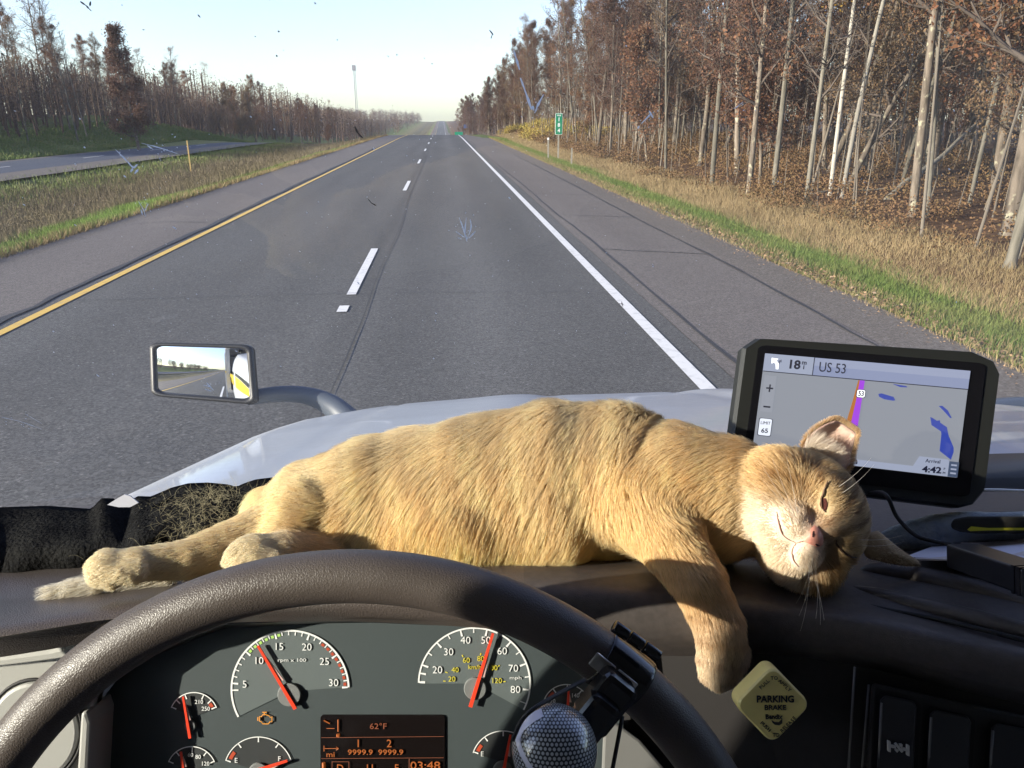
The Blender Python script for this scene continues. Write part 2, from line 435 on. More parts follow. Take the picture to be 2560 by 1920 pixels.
crack([(4.38, 5), (4.34, 8), (4.42, 12), (4.36, 18), (4.42, 30), (4.38, 50)], .03)
for y, a, b in ((10.0, -4.7, 2.0), (16.6, -3.5, 2.1), (24, -4.7, 2.1), (34, -4.6, 2.0)):
    crack([(a, y), ((a + b) / 2, y + .12), (b, y - .05)], .010)
crack([(-6.8, 17.6), (-6.1, 17.9), (-5.2, 17.7)], .03)

# ------------------------------------------------------------------ grasses, leaf litter, weeds (nobody could count them)
def blades(n, xf, yf, h, w, lean, seed, zoff=-.03, groups=1, tri=True):
    r = np.random.default_rng(seed)
    x = xf(r, n); y = yf(r, n, x); z = land(x, y) + zoff
    hh = h * (0.5 + r.random(n)) ; ww = w * (0.6 + .8 * r.random(n)) * (1 + y / 45.0)
    hh = hh * (1 + .25 * noise2(x, y, .8, seed + 1) * 2)
    az = r.random(n) * 2 * np.pi; la = r.random(n) * 2 * np.pi; ln = lean * r.random(n) * hh
    b = np.stack([x, y, z], 1); d = np.stack([np.cos(az), np.sin(az), 0 * az], 1) * ww[:, None] / 2
    tip = b + np.stack([np.cos(la) * ln, np.sin(la) * ln, hh], 1)
    V = np.stack([b - d, b + d, tip], 1).reshape(-1, 3)
    return V, np.arange(n * 3).reshape(n, 3)

def quads(c, s, seed, flat=False, aspect=.6):
    r = np.random.default_rng(seed); n = len(c)
    a = norm(r.normal(size=(n, 3))); 
    if flat: a[:, 2] *= .35; a = norm(a)
    t = norm(np.cross(a, norm(r.normal(size=(n, 3)))))
    if flat: t[:, 2] *= .3; t = norm(t)
    s = np.broadcast_to(s, n)[:, None] * (0.6 + .8 * r.random((n, 1)))
    V = np.stack([c - a * s * .5, c + t * s * aspect * .5, c + a * s * .5, c - t * s * aspect * .5], 1).reshape(-1, 3)
    return V, np.arange(n * 4).reshape(n, 4)

uni = lambda a, b: (lambda r, n: a + (b - a) * r.random(n))
def ydist(a, b, p=1.9):
    return lambda r, n, x: a + (b - a) * r.random(n) ** p
m_green = pm('green_grass', (.10, .155, .035), .7, spec=.2, isl=[(.10, .15, .03), (.16, .20, .05), (.075, .13, .028), (.21, .19, .08)], var=(.5, (.19, .19, .07), 3, .45, .7))
m_dry = pm('dry_grass', (.3, .22, .11), .8, spec=.15, isl=[(.30, .22, .12), (.21, .15, .08), (.36, .28, .17), (.15, .14, .06)], var=(.35, (.17, .12, .055), 4))
m_weed = pm('weeds', (.17, .14, .1), .85, spec=.1, isl=[(.16, .125, .095), (.22, .17, .115), (.11, .09, .07), (.14, .13, .06)], var=(.3, (.15, .13, .06), 4))
m_litter = pm('fallen_leaves', (.3, .17, .09), .75, spec=.2, isl=[(.26, .16, .09), (.33, .22, .13), (.16, .09, .05), (.36, .27, .18)])
m_brush = pm('undergrowth', (.17, .09, .045), .8, spec=.15, isl=[(.13, .075, .04), (.18, .11, .055), (.09, .055, .032), (.15, .12, .05)], var=(.4, (.13, .085, .035), 3))
ctr = lambda mu, sd: (lambda r, n: r.normal(mu, sd, n))
def mass(name, V, F, mat, label=None):
    o = M(name, V, F, mat, loc=(0, 0, 0), kind='stuff', smooth=False)
    return o
V, F_ = blades(135000, lambda r, n: np.clip(r.normal(6.5, .78, n), 5.3, 8.4), ydist(3.5, 95), .10, .008, .9, 21)
mass('green_verge_grass', V, F_, m_green)
V, F_ = blades(130000, lambda r, n: 7.2 + 4.1 * r.beta(1.3, 1.8, n), ydist(5, 110), .15, .008, .9, 22)
mass('tall_dry_grass', V, F_, m_dry)
V, F_ = blades(26000, lambda r, n: 5.2 + .9 * r.random(n) ** 1.5, ydist(3.5, 90), .12, .010, .9, 24)
mass('roadside_dry_grass', V, F_, m_dry)
r_ = np.random.default_rng(25); n = 17000
x = 5.0 + np.abs(r_.normal(0, .36, n)) + .1 * np.sin(np.arange(n)); y = 3.5 + 60 * r_.random(n) ** 1.9
V, F_ = quads(np.stack([x, y, land(x, y) + .005 + .06 * r_.random(n) * (x > 5.3)], 1), .048, 26, True, .75)
mass('leaf_litter', V, F_, m_litter)
# left side: bright grass along the shoulder, grey-brown weeds in the median
V, F_ = blades(70000, lambda r, n: -7.35 - 2.2 * r.beta(1.2, 1.6, n), ydist(8, 80), .13, .013, .8, 31)
m_green2 = pm('bright_grass', (.15, .22, .04), .7, spec=.2, isl=[(.13, .17, .05), (.17, .19, .07), (.10, .13, .04), (.2, .18, .09)], var=(.4, (.2, .2, .08), 3, .5, .7))
mass('median_verge_grass', V, F_, m_green2)
m_green3 = pm('lush_grass', (.15, .22, .04), .7, spec=.2, isl=[(.17, .28, .05), (.22, .31, .07), (.12, .21, .04), (.24, .27, .09)])
V, F_ = blades(90000, lambda r, n: -7.45 - 2.4 * r.beta(1.3, 1.6, n), lambda r, n, x: 9 + 17 * r.random(n) ** 1.2, .17, .009, .8, 38)
mass('lush_verge_grass', V, F_, m_green3)
V, F_ = blades(90000, lambda r, n: -8.6 - 12.5 * r.beta(1.1, 1.3, n), ydist(11, 115, 1.6), .33, .012, .8, 32)
mass('median_weeds', V, F_, m_weed)
V, F_ = blades(30000, lambda r, n: -7.3 - .5 * r.random(n), ydist(8, 110), .16, .012, .9, 33)
mass('median_edge_grass', V, F_, m_dry)
V, F_ = blades(30000, lambda r, n: -20.6 + 1.5 * r.normal(size=n), ydist(20, 120, 1.3), .2, .02, .5, 34)
mass('ditch_grass', V, F_, m_green2)
V, F_ = blades(34000, lambda r, n: -33.4 - 9 * r.random(n) ** 1.3, ydist(35, 150, 1.2), .25, .05, .6, 35)
mass('far_bank_grass', V, F_, m_green)
r_ = np.random.default_rng(36); n = 60000      # clumps of brush between the weeds
cx = -9.4 - 9 * r_.random(260); cy = 11 + 80 * r_.random(260) ** 1.4; k = r_.integers(0, 260, n)
q = r_.normal(size=(n, 3)) * np.array([.42, .5, .2]); x = cx[k] + q[:, 0]; y = cy[k] + q[:, 1]
V, F_ = quads(np.stack([x, y, land(x, y) + .28 + q[:, 2] * (1 - .4 * np.hypot(q[:, 0], q[:, 1]))], 1), .05, 37, aspect=.35)
mass('median_brush', V, F_, m_weed)
# woodland floor, right
r_ = np.random.default_rng(41); n = 170000
nc = 900; cx = 9.6 + 22 * r_.random(nc) ** 1.3; cy = 9 + 105 * r_.random(nc) ** 1.3; ch = .15 + .28 * r_.random(nc); k = r_.integers(0, nc, n)
q = norm(r_.normal(size=(n, 3))) * (r_.random((n, 1)) ** .4) * np.array([.75, .75, 1]); x = cx[k] + q[:, 0]; y = cy[k] + q[:, 1]
V, F_ = quads(np.stack([x, y, land(x, y) + ch[k] * (1 + q[:, 2]) * 1.1], 1), .048 * (1 + y / 60), 42)
mass('woodland_undergrowth', V, F_, m_brush)
# yellow-green shrubs on the knoll
r_ = np.random.default_rng(43); n = 26000; nc = 90
cx = 9.5 + 9 * r_.random(nc); cy = 80 + 50 * r_.random(nc); k = r_.integers(0, nc, n)
q = norm(r_.normal(size=(n, 3))) * (r_.random((n, 1)) ** .4) * np.array([1.2, 1.6, .7]); x = cx[k] + q[:, 0]; y = cy[k] + q[:, 1]
V, F_ = quads(np.stack([x, y, land(x, y) + .5 + q[:, 2]], 1), .16, 44)
m_knoll = pm('yellow_shrubs', (.28, .24, .04), .8, spec=.15, isl=[(.25, .22, .05), (.2, .12, .05), (.32, .26, .05), (.2, .2, .06)], var=(.15, (.22, .11, .04), 3))
mass('yellowing_shrubs', V, F_, m_knoll)

# ------------------------------------------------------------------ trees
def segs_mesh(p0, p1, r0, r1, n=5):
    p0, p1 = np.asarray(p0), np.asarray(p1); t = norm(p1 - p0)
    a = np.where(np.abs(t[:, 2:3]) < .9, np.array([[0, 0, 1.]]), np.array([[1., 0, 0]])); u = norm(np.cross(t, a)); w = np.cross(t, u)
    ang = 2 * np.pi * np.arange(n) / n
    ring = np.cos(ang)[None, :, None] * u[:, None] + np.sin(ang)[None, :, None] * w[:, None]
    A = p0[:, None] + ring * np.asarray(r0)[:, None, None]; B = p1[:, None] + ring * np.asarray(r1)[:, None, None]
    V = np.concatenate([A, B], 1).reshape(-1, 3); base = np.arange(len(p0))[:, None] * 2 * n
    j = np.arange(n); j2 = (j + 1) % n
    F = np.stack([base + j, base + j2, base + n + j2, base + n + j], -1).reshape(-1, 4)
    return V, F

def tree_geo(seed, h, r0, cb, nl, spread, dens, leaf, wobble=.25, fork=False, conic=False, up=1.0, twig=1.0):
    q = np.random.default_rng(seed)
    K = 14; tz = np.linspace(0, 1, K); ax = q.normal(size=2) * wobble; ph = q.random(2) * 6
    tr = np.stack([ax[0] * np.sin(tz * 3 + ph[0]) - ax[0] * np.sin(ph[0]), ax[1] * np.sin(tz * 2.4 + ph[1]) - ax[1] * np.sin(ph[1]), tz * h], 1)
    rr = r0 * (1 - tz) ** .75 + .015; rr[0] *= 1.35; 
    tr = np.insert(tr, 1, tr[0] * .97 + tr[1] * .03 + np.array([0, 0, .12]), 0); rr = np.insert(rr, 1, r0 * 1.08)
    TV, TF = tube(tr, rr, 9, cap=False)
    P0 = []; P1 = []; R0 = []; R1 = []; LP = []
    def limb(s, d, L, r, lvl):
        k = 4 if lvl == 0 else 3; p = s.copy(); dd = d.copy(); pts = [p.copy()]
        for i in range(k):
            dd = norm(dd + q.normal(size=3) * .2 + np.array([0, 0, .12 * up])); nx_ = p + dd * L / k
            a, b = r * (1 - i / k) + .004, r * (1 - (i + 1) / k) + .004
            P0.append(p); P1.append(nx_); R0.append(a); R1.append(b); p = nx_; pts.append(p.copy())
            if lvl < 2:
                for _ in range(2 if lvl == 0 else 2):
                    if q.random() < (.95 if lvl == 0 else .8 * twig):
                        dv = norm(dd * .7 + q.normal(size=3) * .65); limb(p - (p - pts[-2]) * q.random(), dv, L * (.5 - .08 * i) * (.7 + .5 * q.random()), max(.006, b * .6), lvl + 1)
            if lvl >= 1: LP.append(p + q.normal(size=3) * .05)
            if lvl == 2: LP.append(p + q.normal(size=3) * .12)
    for i in range(nl):
        t = cb + (1 - cb) * (i + q.random()) / nl; t = min(t, .98); f = t * (K - 1); a = int(f)
        zz = np.interp(t, tz, np.arange(K)); i0 = min(int(zz) + 1, len(tr) - 2); s = tr[i0] + (tr[i0 + 1] - tr[i0]) * (zz - int(zz))
        az = i * 2.4 + q.random(); rel = (t - cb) / (1 - cb)
        L = h * spread * ((1 - rel) if conic else (1 - rel) ** .6 * (.55 + .45 * min(1, rel * 3))) + .5
        el = (.15 if conic else .5 + .5 * rel) + q.normal() * .15
        d = np.array([math.cos(az) * math.cos(el), math.sin(az) * math.cos(el), math.sin(el)])
        limb(s, d, L, max(.012, np.interp(t, tz, rr[:K] if len(rr) == K else np.delete(rr, 1)) * .55), 0)
    WV, WF = segs_mesh(P0, P1, R0, R1, 4)
    LP = np.array(LP); nleaf = int(len(LP) * dens)
    if nleaf:
        # leaves hang in tufts: whole twigs are bare, others keep theirs
        keep = q.random(len(LP)) < .62; c = LP[keep] if keep.sum() > 10 else LP
        w = .5 + .5 * np.sin(c @ q.normal(size=3) * 1.3 + q.random() * 6) + .25; w /= w.sum()
        k = q.choice(len(c), nleaf, p=w); pos = c[k] + q.normal(size=(nleaf, 3)) * leaf * 1.5
        CV, CF = quads(pos, leaf, seed + 5, aspect=.62)
    else: CV = None; CF = None
    return (TV, TF), (WV, WF), (CV, CF)

def bark(name, c1, c2, c3, lich):
    m = bpy.data.materials.new(name); m.use_nodes = True; nt = m.node_tree; n = nt.nodes; b = n['Principled BSDF']; b.inputs['Roughness'].default_value = .9
    b.inputs['Specular IOR Level'].default_value = .15
    tc = n.new('ShaderNodeTexCoord'); oi = n.new('ShaderNodeObjectInfo')
    ad = n.new('ShaderNodeVectorMath'); ad.operation = 'ADD'; lk(nt, tc.outputs['Object'], ad.inputs[0]); lk(nt, oi.outputs['Location'], ad.inputs[1])
    s = n.new('ShaderNodeVectorMath'); s.operation = 'MULTIPLY'; s.inputs[1].default_value = (9, 9, 2.2); lk(nt, ad.outputs[0], s.inputs[0])
    a = n.new('ShaderNodeTexNoise'); a.inputs['Scale'].default_value = 1.0; a.inputs['Detail'].default_value = 6; lk(nt, s.outputs[0], a.inputs['Vector'])
    r = n.new('ShaderNodeValToRGB'); r.color_ramp.elements[0].position = .3; r.color_ramp.elements[0].color = (*c1, 1); r.color_ramp.elements[1].position = .6; r.color_ramp.elements[1].color = (*c2, 1)
    lk(nt, a.outputs[0], r.inputs[0])
    s2 = n.new('ShaderNodeTexNoise'); s2.inputs['Scale'].default_value = 5.0; s2.inputs['Detail'].default_value = 4; lk(nt, ad.outputs[0], s2.inputs['Vector'])
    mr = n.new('ShaderNodeMapRange'); mr.inputs[1].default_value = lich; mr.inputs[2].default_value = lich + .06; lk(nt, s2.outputs[0], mr.inputs[0])
    mx = n.new('ShaderNodeMix'); mx.data_type = 'RGBA'; lk(nt, mr.outputs[0], mx.inputs[0]); lk(nt, r.outputs[0], mx.inputs[6]); mx.inputs[7].default_value = (*c3, 1)
    br = n.new('ShaderNodeMapRange'); br.inputs[3].default_value = .65; br.inputs[4].default_value = 1.35; lk(nt, oi.outputs['Random'], br.inputs[0])
    sc = n.new('ShaderNodeVectorMath'); sc.operation = 'SCALE'; lk(nt, mx.outputs[2], sc.inputs[0]); lk(nt, br.outputs[0], sc.inputs['Scale'])
    lk(nt, sc.outputs[0], b.inputs['Base Color'])
    bp = n.new('ShaderNodeBump'); bp.inputs['Strength'].default_value = .7; bp.inputs['Distance'].default_value = .02; lk(nt, a.outputs[0], bp.inputs['Height']); lk(nt, bp.outputs[0], b.inputs['Normal'])
    return m
b_oak = bark('oak_bark', (.07, .058, .045), (.17, .14, .11), (.30, .28, .2), .6)
b_birch = bark('birch_bark', (.27, .25, .21), (.37, .345, .295), (.12, .1, .08), .62)
b_asp = bark('aspen_bark', (.095, .087, .068), (.165, .15, .12), (.13, .12, .1), .6)
m_twig = pm('twigs', (.11, .09, .075), .9, spec=.1)
def leafm(name, cols):
    m = pm(name, cols[0], .65, spec=.25, isl=cols)
    nt = m.node_tree; n = nt.nodes; b = n['Principled BSDF']; out = n['Material Output']
    tl = n.new('ShaderNodeBsdfTranslucent'); mx = n.new('ShaderNodeMixShader'); mx.inputs[0].default_value = .35
    lk(nt, b.inputs['Base Color'].links[0].from_socket, tl.inputs[0]); lk(nt, b.outputs[0], mx.inputs[1]); lk(nt, tl.outputs[0], mx.inputs[2]); lk(nt, mx.outputs[0], out.inputs[0])
    return m
l_rust = leafm('rust_leaves', [(.19, .085, .045), (.25, .12, .06), (.10, .055, .038), (.23, .14, .07)])
l_dark = leafm('maroon_leaves', [(.12, .06, .042), (.15, .08, .052), (.085, .048, .036), (.15, .10, .065)])
l_tan = leafm('tan_leaves', [(.19, .12, .065), (.24, .155, .08), (.13, .085, .05), (.17, .13, .07)])
l_gold = leafm('gold_leaves', [(.42, .26, .05), (.5, .32, .06), (.3, .2, .05), (.36, .2, .05)])

LIB = []
def lib(key, geo, bk, lf):
    (TV, TF), (WV, WF), (CV, CF) = geo
    me_t = mesh_data('trunk', TV, TF, bk); me_w = mesh_data('branches', WV, WF, bk if bk is b_birch else m_twig, True)
    me_c = mesh_data('crown', CV, CF, lf, False) if CV is not None else None
    LIB.append((key, me_t, me_w, me_c))
lib('oak', tree_geo(1, 15, .13, .14, 24, .25, 4.2, .085), b_oak, l_rust)
lib('oak', tree_geo(2, 14, .11, .2, 22, .25, 4.0, .085), b_oak, l_dark)
lib('oak', tree_geo(3, 13, .10, .12, 22, .25, 2.9, .085, wobble=.6), b_oak, l_tan)
lib('oak', tree_geo(4, 16, .14, .28, 22, .27, 2.0, .085, wobble=.4), b_oak, l_rust)
lib('bare', tree_geo(5, 15, .085, .22, 24, .2, 0.0, .1, wobble=.35), b_asp, l_tan)
lib('bare', tree_geo(6, 14, .075, .28, 22, .17, .35, .1, wobble=.55), b_asp, l_tan)
lib('bare', tree_geo(7, 16, .105, .25, 24, .21, .6, .11, wobble=.4), b_asp, l_rust)
lib('birch', tree_geo(8, 15, .06, .38, 18, .15, .9, .10, wobble=.3), b_birch, l_gold)
lib('spruce', tree_geo(9, 12, .16, .10, 26, .17, 3.2, .16, wobble=.1, conic=True), b_oak, l_dark)
lib('small', tree_geo(10, 6, .05, .15, 14, .28, 2.2, .11, wobble=.5), b_oak, l_rust)
NAMES = {'oak': 'oak_tree', 'bare': 'aspen_tree', 'birch': 'birch_tree', 'spruce': 'conical_tree', 'small': 'young_oak_tree'}
def plant(k, x, y, s=1.0, rz=None, lean=(0, 0), label=None, group=None, branches=True, sxy=None, z=None):
    key, mt, mw, mc = LIB[k]
    e = bpy.data.objects.new(NAMES[key], None); COL.objects.link(e); e.empty_display_size = .3
    e.location = (x, y, float(land(x, y)) - .08 if z is None else z)
    rz = rnd.random() * 6.28 if rz is None else rz
    for nm, me in (('trunk', mt), ('branches', mw), ('crown', mc)):
        if me is None or (nm == 'branches' and not branches): continue
        o = bpy.data.objects.new(nm, me); COL.objects.link(o); o.parent = e
        if nm == 'branches': o['kind'] = 'stuff'
        if nm == 'crown': o['kind'] = 'stuff'
        o.rotation_euler = (lean[1], lean[0], rz)
        if lean != (0, 0): o.rotation_mode = 'XYZ'; o.rotation_euler = (Matrix.Rotation(lean[0], 3, 'Y') @ Matrix.Rotation(lean[1], 3, 'X') @ Matrix.Rotation(rz, 3, 'Z')).to_euler()
        o.scale = (sxy or s, sxy or s, s)
    e['label'] = label; e['category'] = 'tree'
    if group: e['group'] = group
    return e

G = 'trees of the wood right of the highway'
front = [  # the trunks that can be told apart along the wood's edge (ground x, y)
    (5, 10.9, 38.5, 1.0, (0, 0), 'thin pale trunk at the wood edge behind the green milepost', 'the trunk behind the milepost'),
    (6, 10.6, 30.7, 1.05, (0, 0), 'pale lichen-flecked trunk at the wood edge, left of the brown-leaved one', 'the lichen-flecked trunk'),
    (1, 10.6, 26.8, .95, (0, 0), 'brown-leaved tree with dark straight trunk in the front row', 'the dark straight trunk'),
    (6, 11.1, 25.9, .95, (0, 0), 'pale trunk between the dark straight trunk and the bare-branched tree', 'the pale trunk'),
    (4, 11.3, 23.8, .9, (-.05, 0), 'pale trunk with grey bare side branches near the ground', 'the bare-branched tree'),
    (7, 12.4, 23.7, 1.0, (-.01, 0), 'thin white birch stem with yellow leaves, right one of a pair', 'the birch pair'),
    (7, 12.45, 24.6, .95, (0, 0), 'thin white birch stem, left one of a pair', None),
    (3, 12.0, 19.2, 1.0, (-.10, 0), 'thickest grey trunk with flared foot at the front of the wood', 'the thickest grey trunk'),
    (5, 12.2, 18.9, .8, (.03, 0), 'thin pale stem beside the thickest grey trunk', None),
    (2, 13.3, 25.2, 1.0, (.20, 0), 'brown trunk leaning strongly right behind the birch pair', None),
    (2, 13.2, 17.0, .8, (.02, 0), 'dark trunk with orange leaves low down, near the wood edge at right', 'the orange-leaved trunk'),
    (6, 10.05, 12.9, 1.35, (.06, 0), 'thick lichen-spotted trunk leaning right, nearest of all', None),
    (5, 14.4, 20.5, .8, (.02, 0), 'slim grey trunk with a hooked branch behind the thickest trunk', None),
]
for i, (k, x, y, s, ln, lb, _) in enumerate(front):
    plant(k, x, y, s, lean=ln, label=lb, group=G, rz=i * 1.3, sxy=s * (.72 if k == 3 else .62 if i == 11 else .85) if k != 7 else s)
placed = [(a[1], a[2]) for a in front]
KIND = {0: 'rust-leaved oak', 1: 'maroon-leaved oak', 2: 'tan-leaved crooked oak', 3: 'tall thinly leaved oak', 4: 'leafless aspen', 5: 'slim bent aspen', 6: 'pale aspen with brown leaves',
        7: 'white-stemmed birch', 9: 'low young oak'}
MARKS = sorted([(a[1] / a[2], a[6]) for a in front if a[6]])
ORD = ['nearest', 'second', 'third', 'fourth', 'fifth', 'sixth', 'seventh', 'eighth', 'ninth', 'tenth', 'eleventh', 'twelfth']
right_trees = []
cnt = 0
tries = 0
while cnt < 205 and tries < 9000:
    tries += 1
    y = 13 + 150 * rnd.random() ** 1.25
    edge = 11.6 + .6 * math.sin(y * .21) + (2.5 if 74 < y < 100 else 0)
    x = edge + (26 + y * .12) * rnd.random() ** 1.35
    # seen from the eye: keep those inside the view cone
    a = math.atan2(x, y) - YAW
    if a > math.radians(37): continue
    dmin = 1.1 + y * .012
    if any((x - u) ** 2 + (y - v) ** 2 < dmin ** 2 for u, v in placed): continue
    placed.append((x, y))
    k = rnd.choices([0, 1, 2, 3, 4, 5, 6, 7, 9], [3, 3.5, 2.4, 2, 1.6, 1.6, 2.0, .05, 3.2])[0]
    if y > 75: k = rnd.choice([0, 1, 1, 2, 0, 6])
    s = (.8 + .4 * rnd.random()) * (.92 if y > 70 else 1)
    e = plant(k, x, y, s, lean=(rnd.gauss(.0, .05), rnd.gauss(0, .04)), label=KIND[k] + (' far along the roadside wood beyond the milepost' if y < 100 else ' where the wood meets the road crest'), group=G)
    right_trees.append((y, x / y, k, e)); cnt += 1
cells = {}
for y, r, k, e in sorted(right_trees, key=lambda q: q[0]):
    if y > 62: continue
    i = sum(1 for m_ in MARKS if m_[0] < r); cells.setdefault((i, k), []).append(e)
for (i, k), es in cells.items():
    where = ('left of ' + MARKS[0][1]) if i == 0 else ('right of ' + MARKS[-1][1]) if i == len(MARKS) else 'between ' + MARKS[i - 1][1] + ' and ' + MARKS[i][1]
    for n_, e in enumerate(es): e['label'] = (ORD[min(n_, 11)] + ' ' if len(es) > 1 else '') + KIND[k] + ' ' + where
# beyond the crest: the dark clump next to the road and the far rows
for i in range(16):
    plant(1, 9.5 + 9 * rnd.random(), 140 + 40 * rnd.random(), .72 + .2 * rnd.random(), label='dark maroon tree in the clump beside the road past its crest', group='dark clump past the crest')
for i in range(18):
    y = 300 + 90 * rnd.random()
    plant(1, 8.5 + 10 * rnd.random(), y, 1.0 + .2 * rnd.random(), label='rounded dark tree close to the far road, right of the vanishing point', group='dark trees beside the vanishing point', branches=False)
for i in range(26):
    y = 330 + 350 * rnd.random()
    plant(rnd.choice([0, 1, 2]), 11 + 30 * rnd.random(), y, 1.15, label='tiny brown tree right of the road on the far rise', group='trees on the far rise', branches=False)
# left side of the opposite road
GL = 'trees beyond the opposite road'
lf = [(8, -30.5, 84, .95, 'dark cone-shaped tree, tallest of the left wood'), (3, -50, 92, 1.02, 'tall thin-crowned tree with dark leaf tufts at far left'), (4, -43, 95, 1.0, 'pale leafless tree standing above the left wood'), (4, -38, 88, .93, 'leafless forked tree left of the cone-shaped one'), (6, -46, 100, .98, 'sparse brown-leaved tree above the left wood')]
for k, x, y, s, lb in lf: plant(k, x, y, s * 1.0, lean=(rnd.gauss(0, .03), 0), label=lb, group=GL)
cnt = 0; placed = [(a[1], a[2]) for a in lf]; tries = 0
while cnt < 78 and tries < 5000:
    tries += 1
    y = 62 + 190 * rnd.random() ** 1.25
    x = -36 - max(0, (100 - y)) * .12 - 26 * rnd.random() ** 1.4 + max(0, (y - 110)) * .045
    if y > 104 and y < 132 and x > -46: continue
    a = math.atan2(x, y) - YAW
    if a < -math.radians(38): continue
    if any((x - u) ** 2 + (y - v) ** 2 < 5 for u, v in placed): continue
    placed.append((x, y)); k = rnd.choices([0, 1, 2, 4, 5, 6, 9], [3, 4, 2, 1, 1, 2, 2])[0]
    s = .62 + .2 * rnd.random()
    b = 'at the front of the wood beyond the opposite road' if x > -42 else 'back in the wood beyond the opposite road'
    if y > 140: b = 'in the far left wood where it nears the horizon'
    plant(k, x, y, s, lean=(rnd.gauss(.0, .04), rnd.gauss(0, .03)), label=KIND[k] + ' ' + b, group=GL, branches=(y < 160))
    cnt += 1
# woods nobody could count: far masses of trunks and leaves
def woods(name, n, xf, yf, hf, s, seed, mat, label):
    r = np.random.default_rng(seed); nc = max(8, n // 260)
    cx, cy = xf(r, nc), None
    cy = yf(r, nc); cx = cx + 0 * cy; base = land(cx, cy); hh = hf(r, nc, cx, cy)
    k = r.integers(0, nc, n); q = norm(r.normal(size=(n, 3))) * r.random((n, 1)) ** .4
    wd = hh[k] * .33
    pos = np.stack([cx[k] + q[:, 0] * wd, cy[k] + q[:, 1] * wd, base[k] + hh[k] * (.52 + .48 * q[:, 2])], 1)
    V, F = quads(pos, s, seed + 1)
    sv, sf = segs_mesh(np.stack([cx, cy, base - .3], 1), np.stack([cx + r.normal(size=nc) * .3, cy, base + hh * .9], 1), hh * .018, hh * .006, 4)
    o = M(name, np.vstack([V, sv]), np.vstack([F, sf + len(V)]), mat, loc=(0, 0, 0), kind='stuff', smooth=False)
    return o
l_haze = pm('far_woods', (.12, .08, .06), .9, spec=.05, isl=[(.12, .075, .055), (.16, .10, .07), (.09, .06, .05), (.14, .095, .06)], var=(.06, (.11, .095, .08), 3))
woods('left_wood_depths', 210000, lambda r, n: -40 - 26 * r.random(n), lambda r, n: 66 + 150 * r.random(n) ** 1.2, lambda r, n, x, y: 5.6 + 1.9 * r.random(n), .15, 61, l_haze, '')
woods('far_left_wood', 130000, lambda r, n: -34 - 60 * r.random(n), lambda r, n: 190 + 330 * r.random(n), lambda r, n, x, y: 11.5 + 2.5 * r.random(n), .34, 63, l_haze, '')
woods('far_horizon_wood', 50000, lambda r, n: -30 - 170 * r.random(n), lambda r, n: 600 + 700 * r.random(n), lambda r, n, x, y: 12 + 5 * r.random(n), .8, 64, l_haze, '')
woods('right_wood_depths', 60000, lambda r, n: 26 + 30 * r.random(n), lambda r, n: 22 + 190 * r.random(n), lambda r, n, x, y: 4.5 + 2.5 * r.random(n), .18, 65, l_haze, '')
woods('far_right_wood', 24000, lambda r, n: 12 + 60 * r.random(n), lambda r, n: 220 + 500 * r.random(n), lambda r, n, x, y: 12 + 4 * r.random(n), .7, 66, l_haze, '')
woods('wood_behind_the_truck', 26000, lambda r, n: -60 + 25 * r.random(n), lambda r, n: -180 + 190 * r.random(n), lambda r, n, x, y: 5 + 3 * r.random(n), .4, 67, l_haze, '')
# saplings and thin stems between the trunks
r_ = np.random.default_rng(70); n = 650
x = 10.2 + 30 * r_.random(n) ** 1.2; y = 11 + 110 * r_.random(n) ** 1.2; b = np.stack([x, y, land(x, y) - .1], 1)
hh = 1.5 + 8 * r_.random(n) ** 2.2; e = b + np.stack([r_.normal(size=n) * .09 * hh, r_.normal(size=n) * .06 * hh, hh], 1)
V1, F1 = segs_mesh(b, e, .012 + .0045 * hh, .004 + 0 * hh, 4)
m_sap = pm('sapling_bark', (.24, .2, .16), .9, isl=[(.13, .11, .085), (.2, .17, .13), (.09, .075, .06)])
M('saplings', V1, F1, m_sap, loc=(0, 0, 0), kind='stuff')
# a fallen trunk, propped
t = np.array([(13.1, 22.4, .0), (14.2, 23.2, .55), (15.6, 24.0, 1.15), (17.2, 25.3, 1.9), (18.6, 26.4, 2.4)]); t[:, 2] += land(t[:, 0], t[:, 1]) * 0 + -.15
v, f = tube(spline(t, 14), np.linspace(.10, .03, 14), 8)
e = empty('fallen_tree', t[0], 'bare fallen trunk propped aslant among the trees', 'tree'); M('trunk', v, f, b_asp, e)
v, f = tube(spline([(11.2, 23.6, .0), (12.3, 24.0, .16), (13.5, 24.4, .1), (14.6, 24.3, .2)], 12), np.linspace(.05, .02, 12), 6)
e = empty('fallen_branch', (11.2, 23.6, -.2), 'crooked pale branch lying on the wood floor by the birch pair', 'branch'); M('limb', v + np.array([0, 0, -.12]), f, b_asp, e)

# ------------------------------------------------------------------ signs and posts
m_sign = pm('sign_green', (.0, .22, .11), .45); m_signw = pm('sign_white', (.85, .87, .85), .4)
m_galv = pm('weathered_post', (.34, .32, .26), .7, var=(20, (.25, .23, .19), 3)); m_ypost = pm('orange_yellow_post', (.42, .29, .10), .6)
def post(x, y, h, mat, name='marker_post', w=.05, label='', cat='post', group=None, capm=None, lean=0):
    e = empty(name, (x, y, float(land(x, y))), label, cat, group)
    z0 = float(land(x, y)) - .05
    v, f = obox((x + lean * h / 2, y, z0 + h / 2), (w, 0, 0), (0, w * .4, 0), (lean * h / 2, 0, h / 2)); M('stake', v, f, mat, e, smooth=False)
    if capm: v, f = obox((x + lean * h, y, z0 + h + .05), (w * 1.2, 0, 0), (0, w * .6, 0), (0, 0, .06)); M('cap', v, f, capm, e, smooth=False)
    return e
sx, sy = 7.3, 50.6; z0 = float(land(sx, sy))
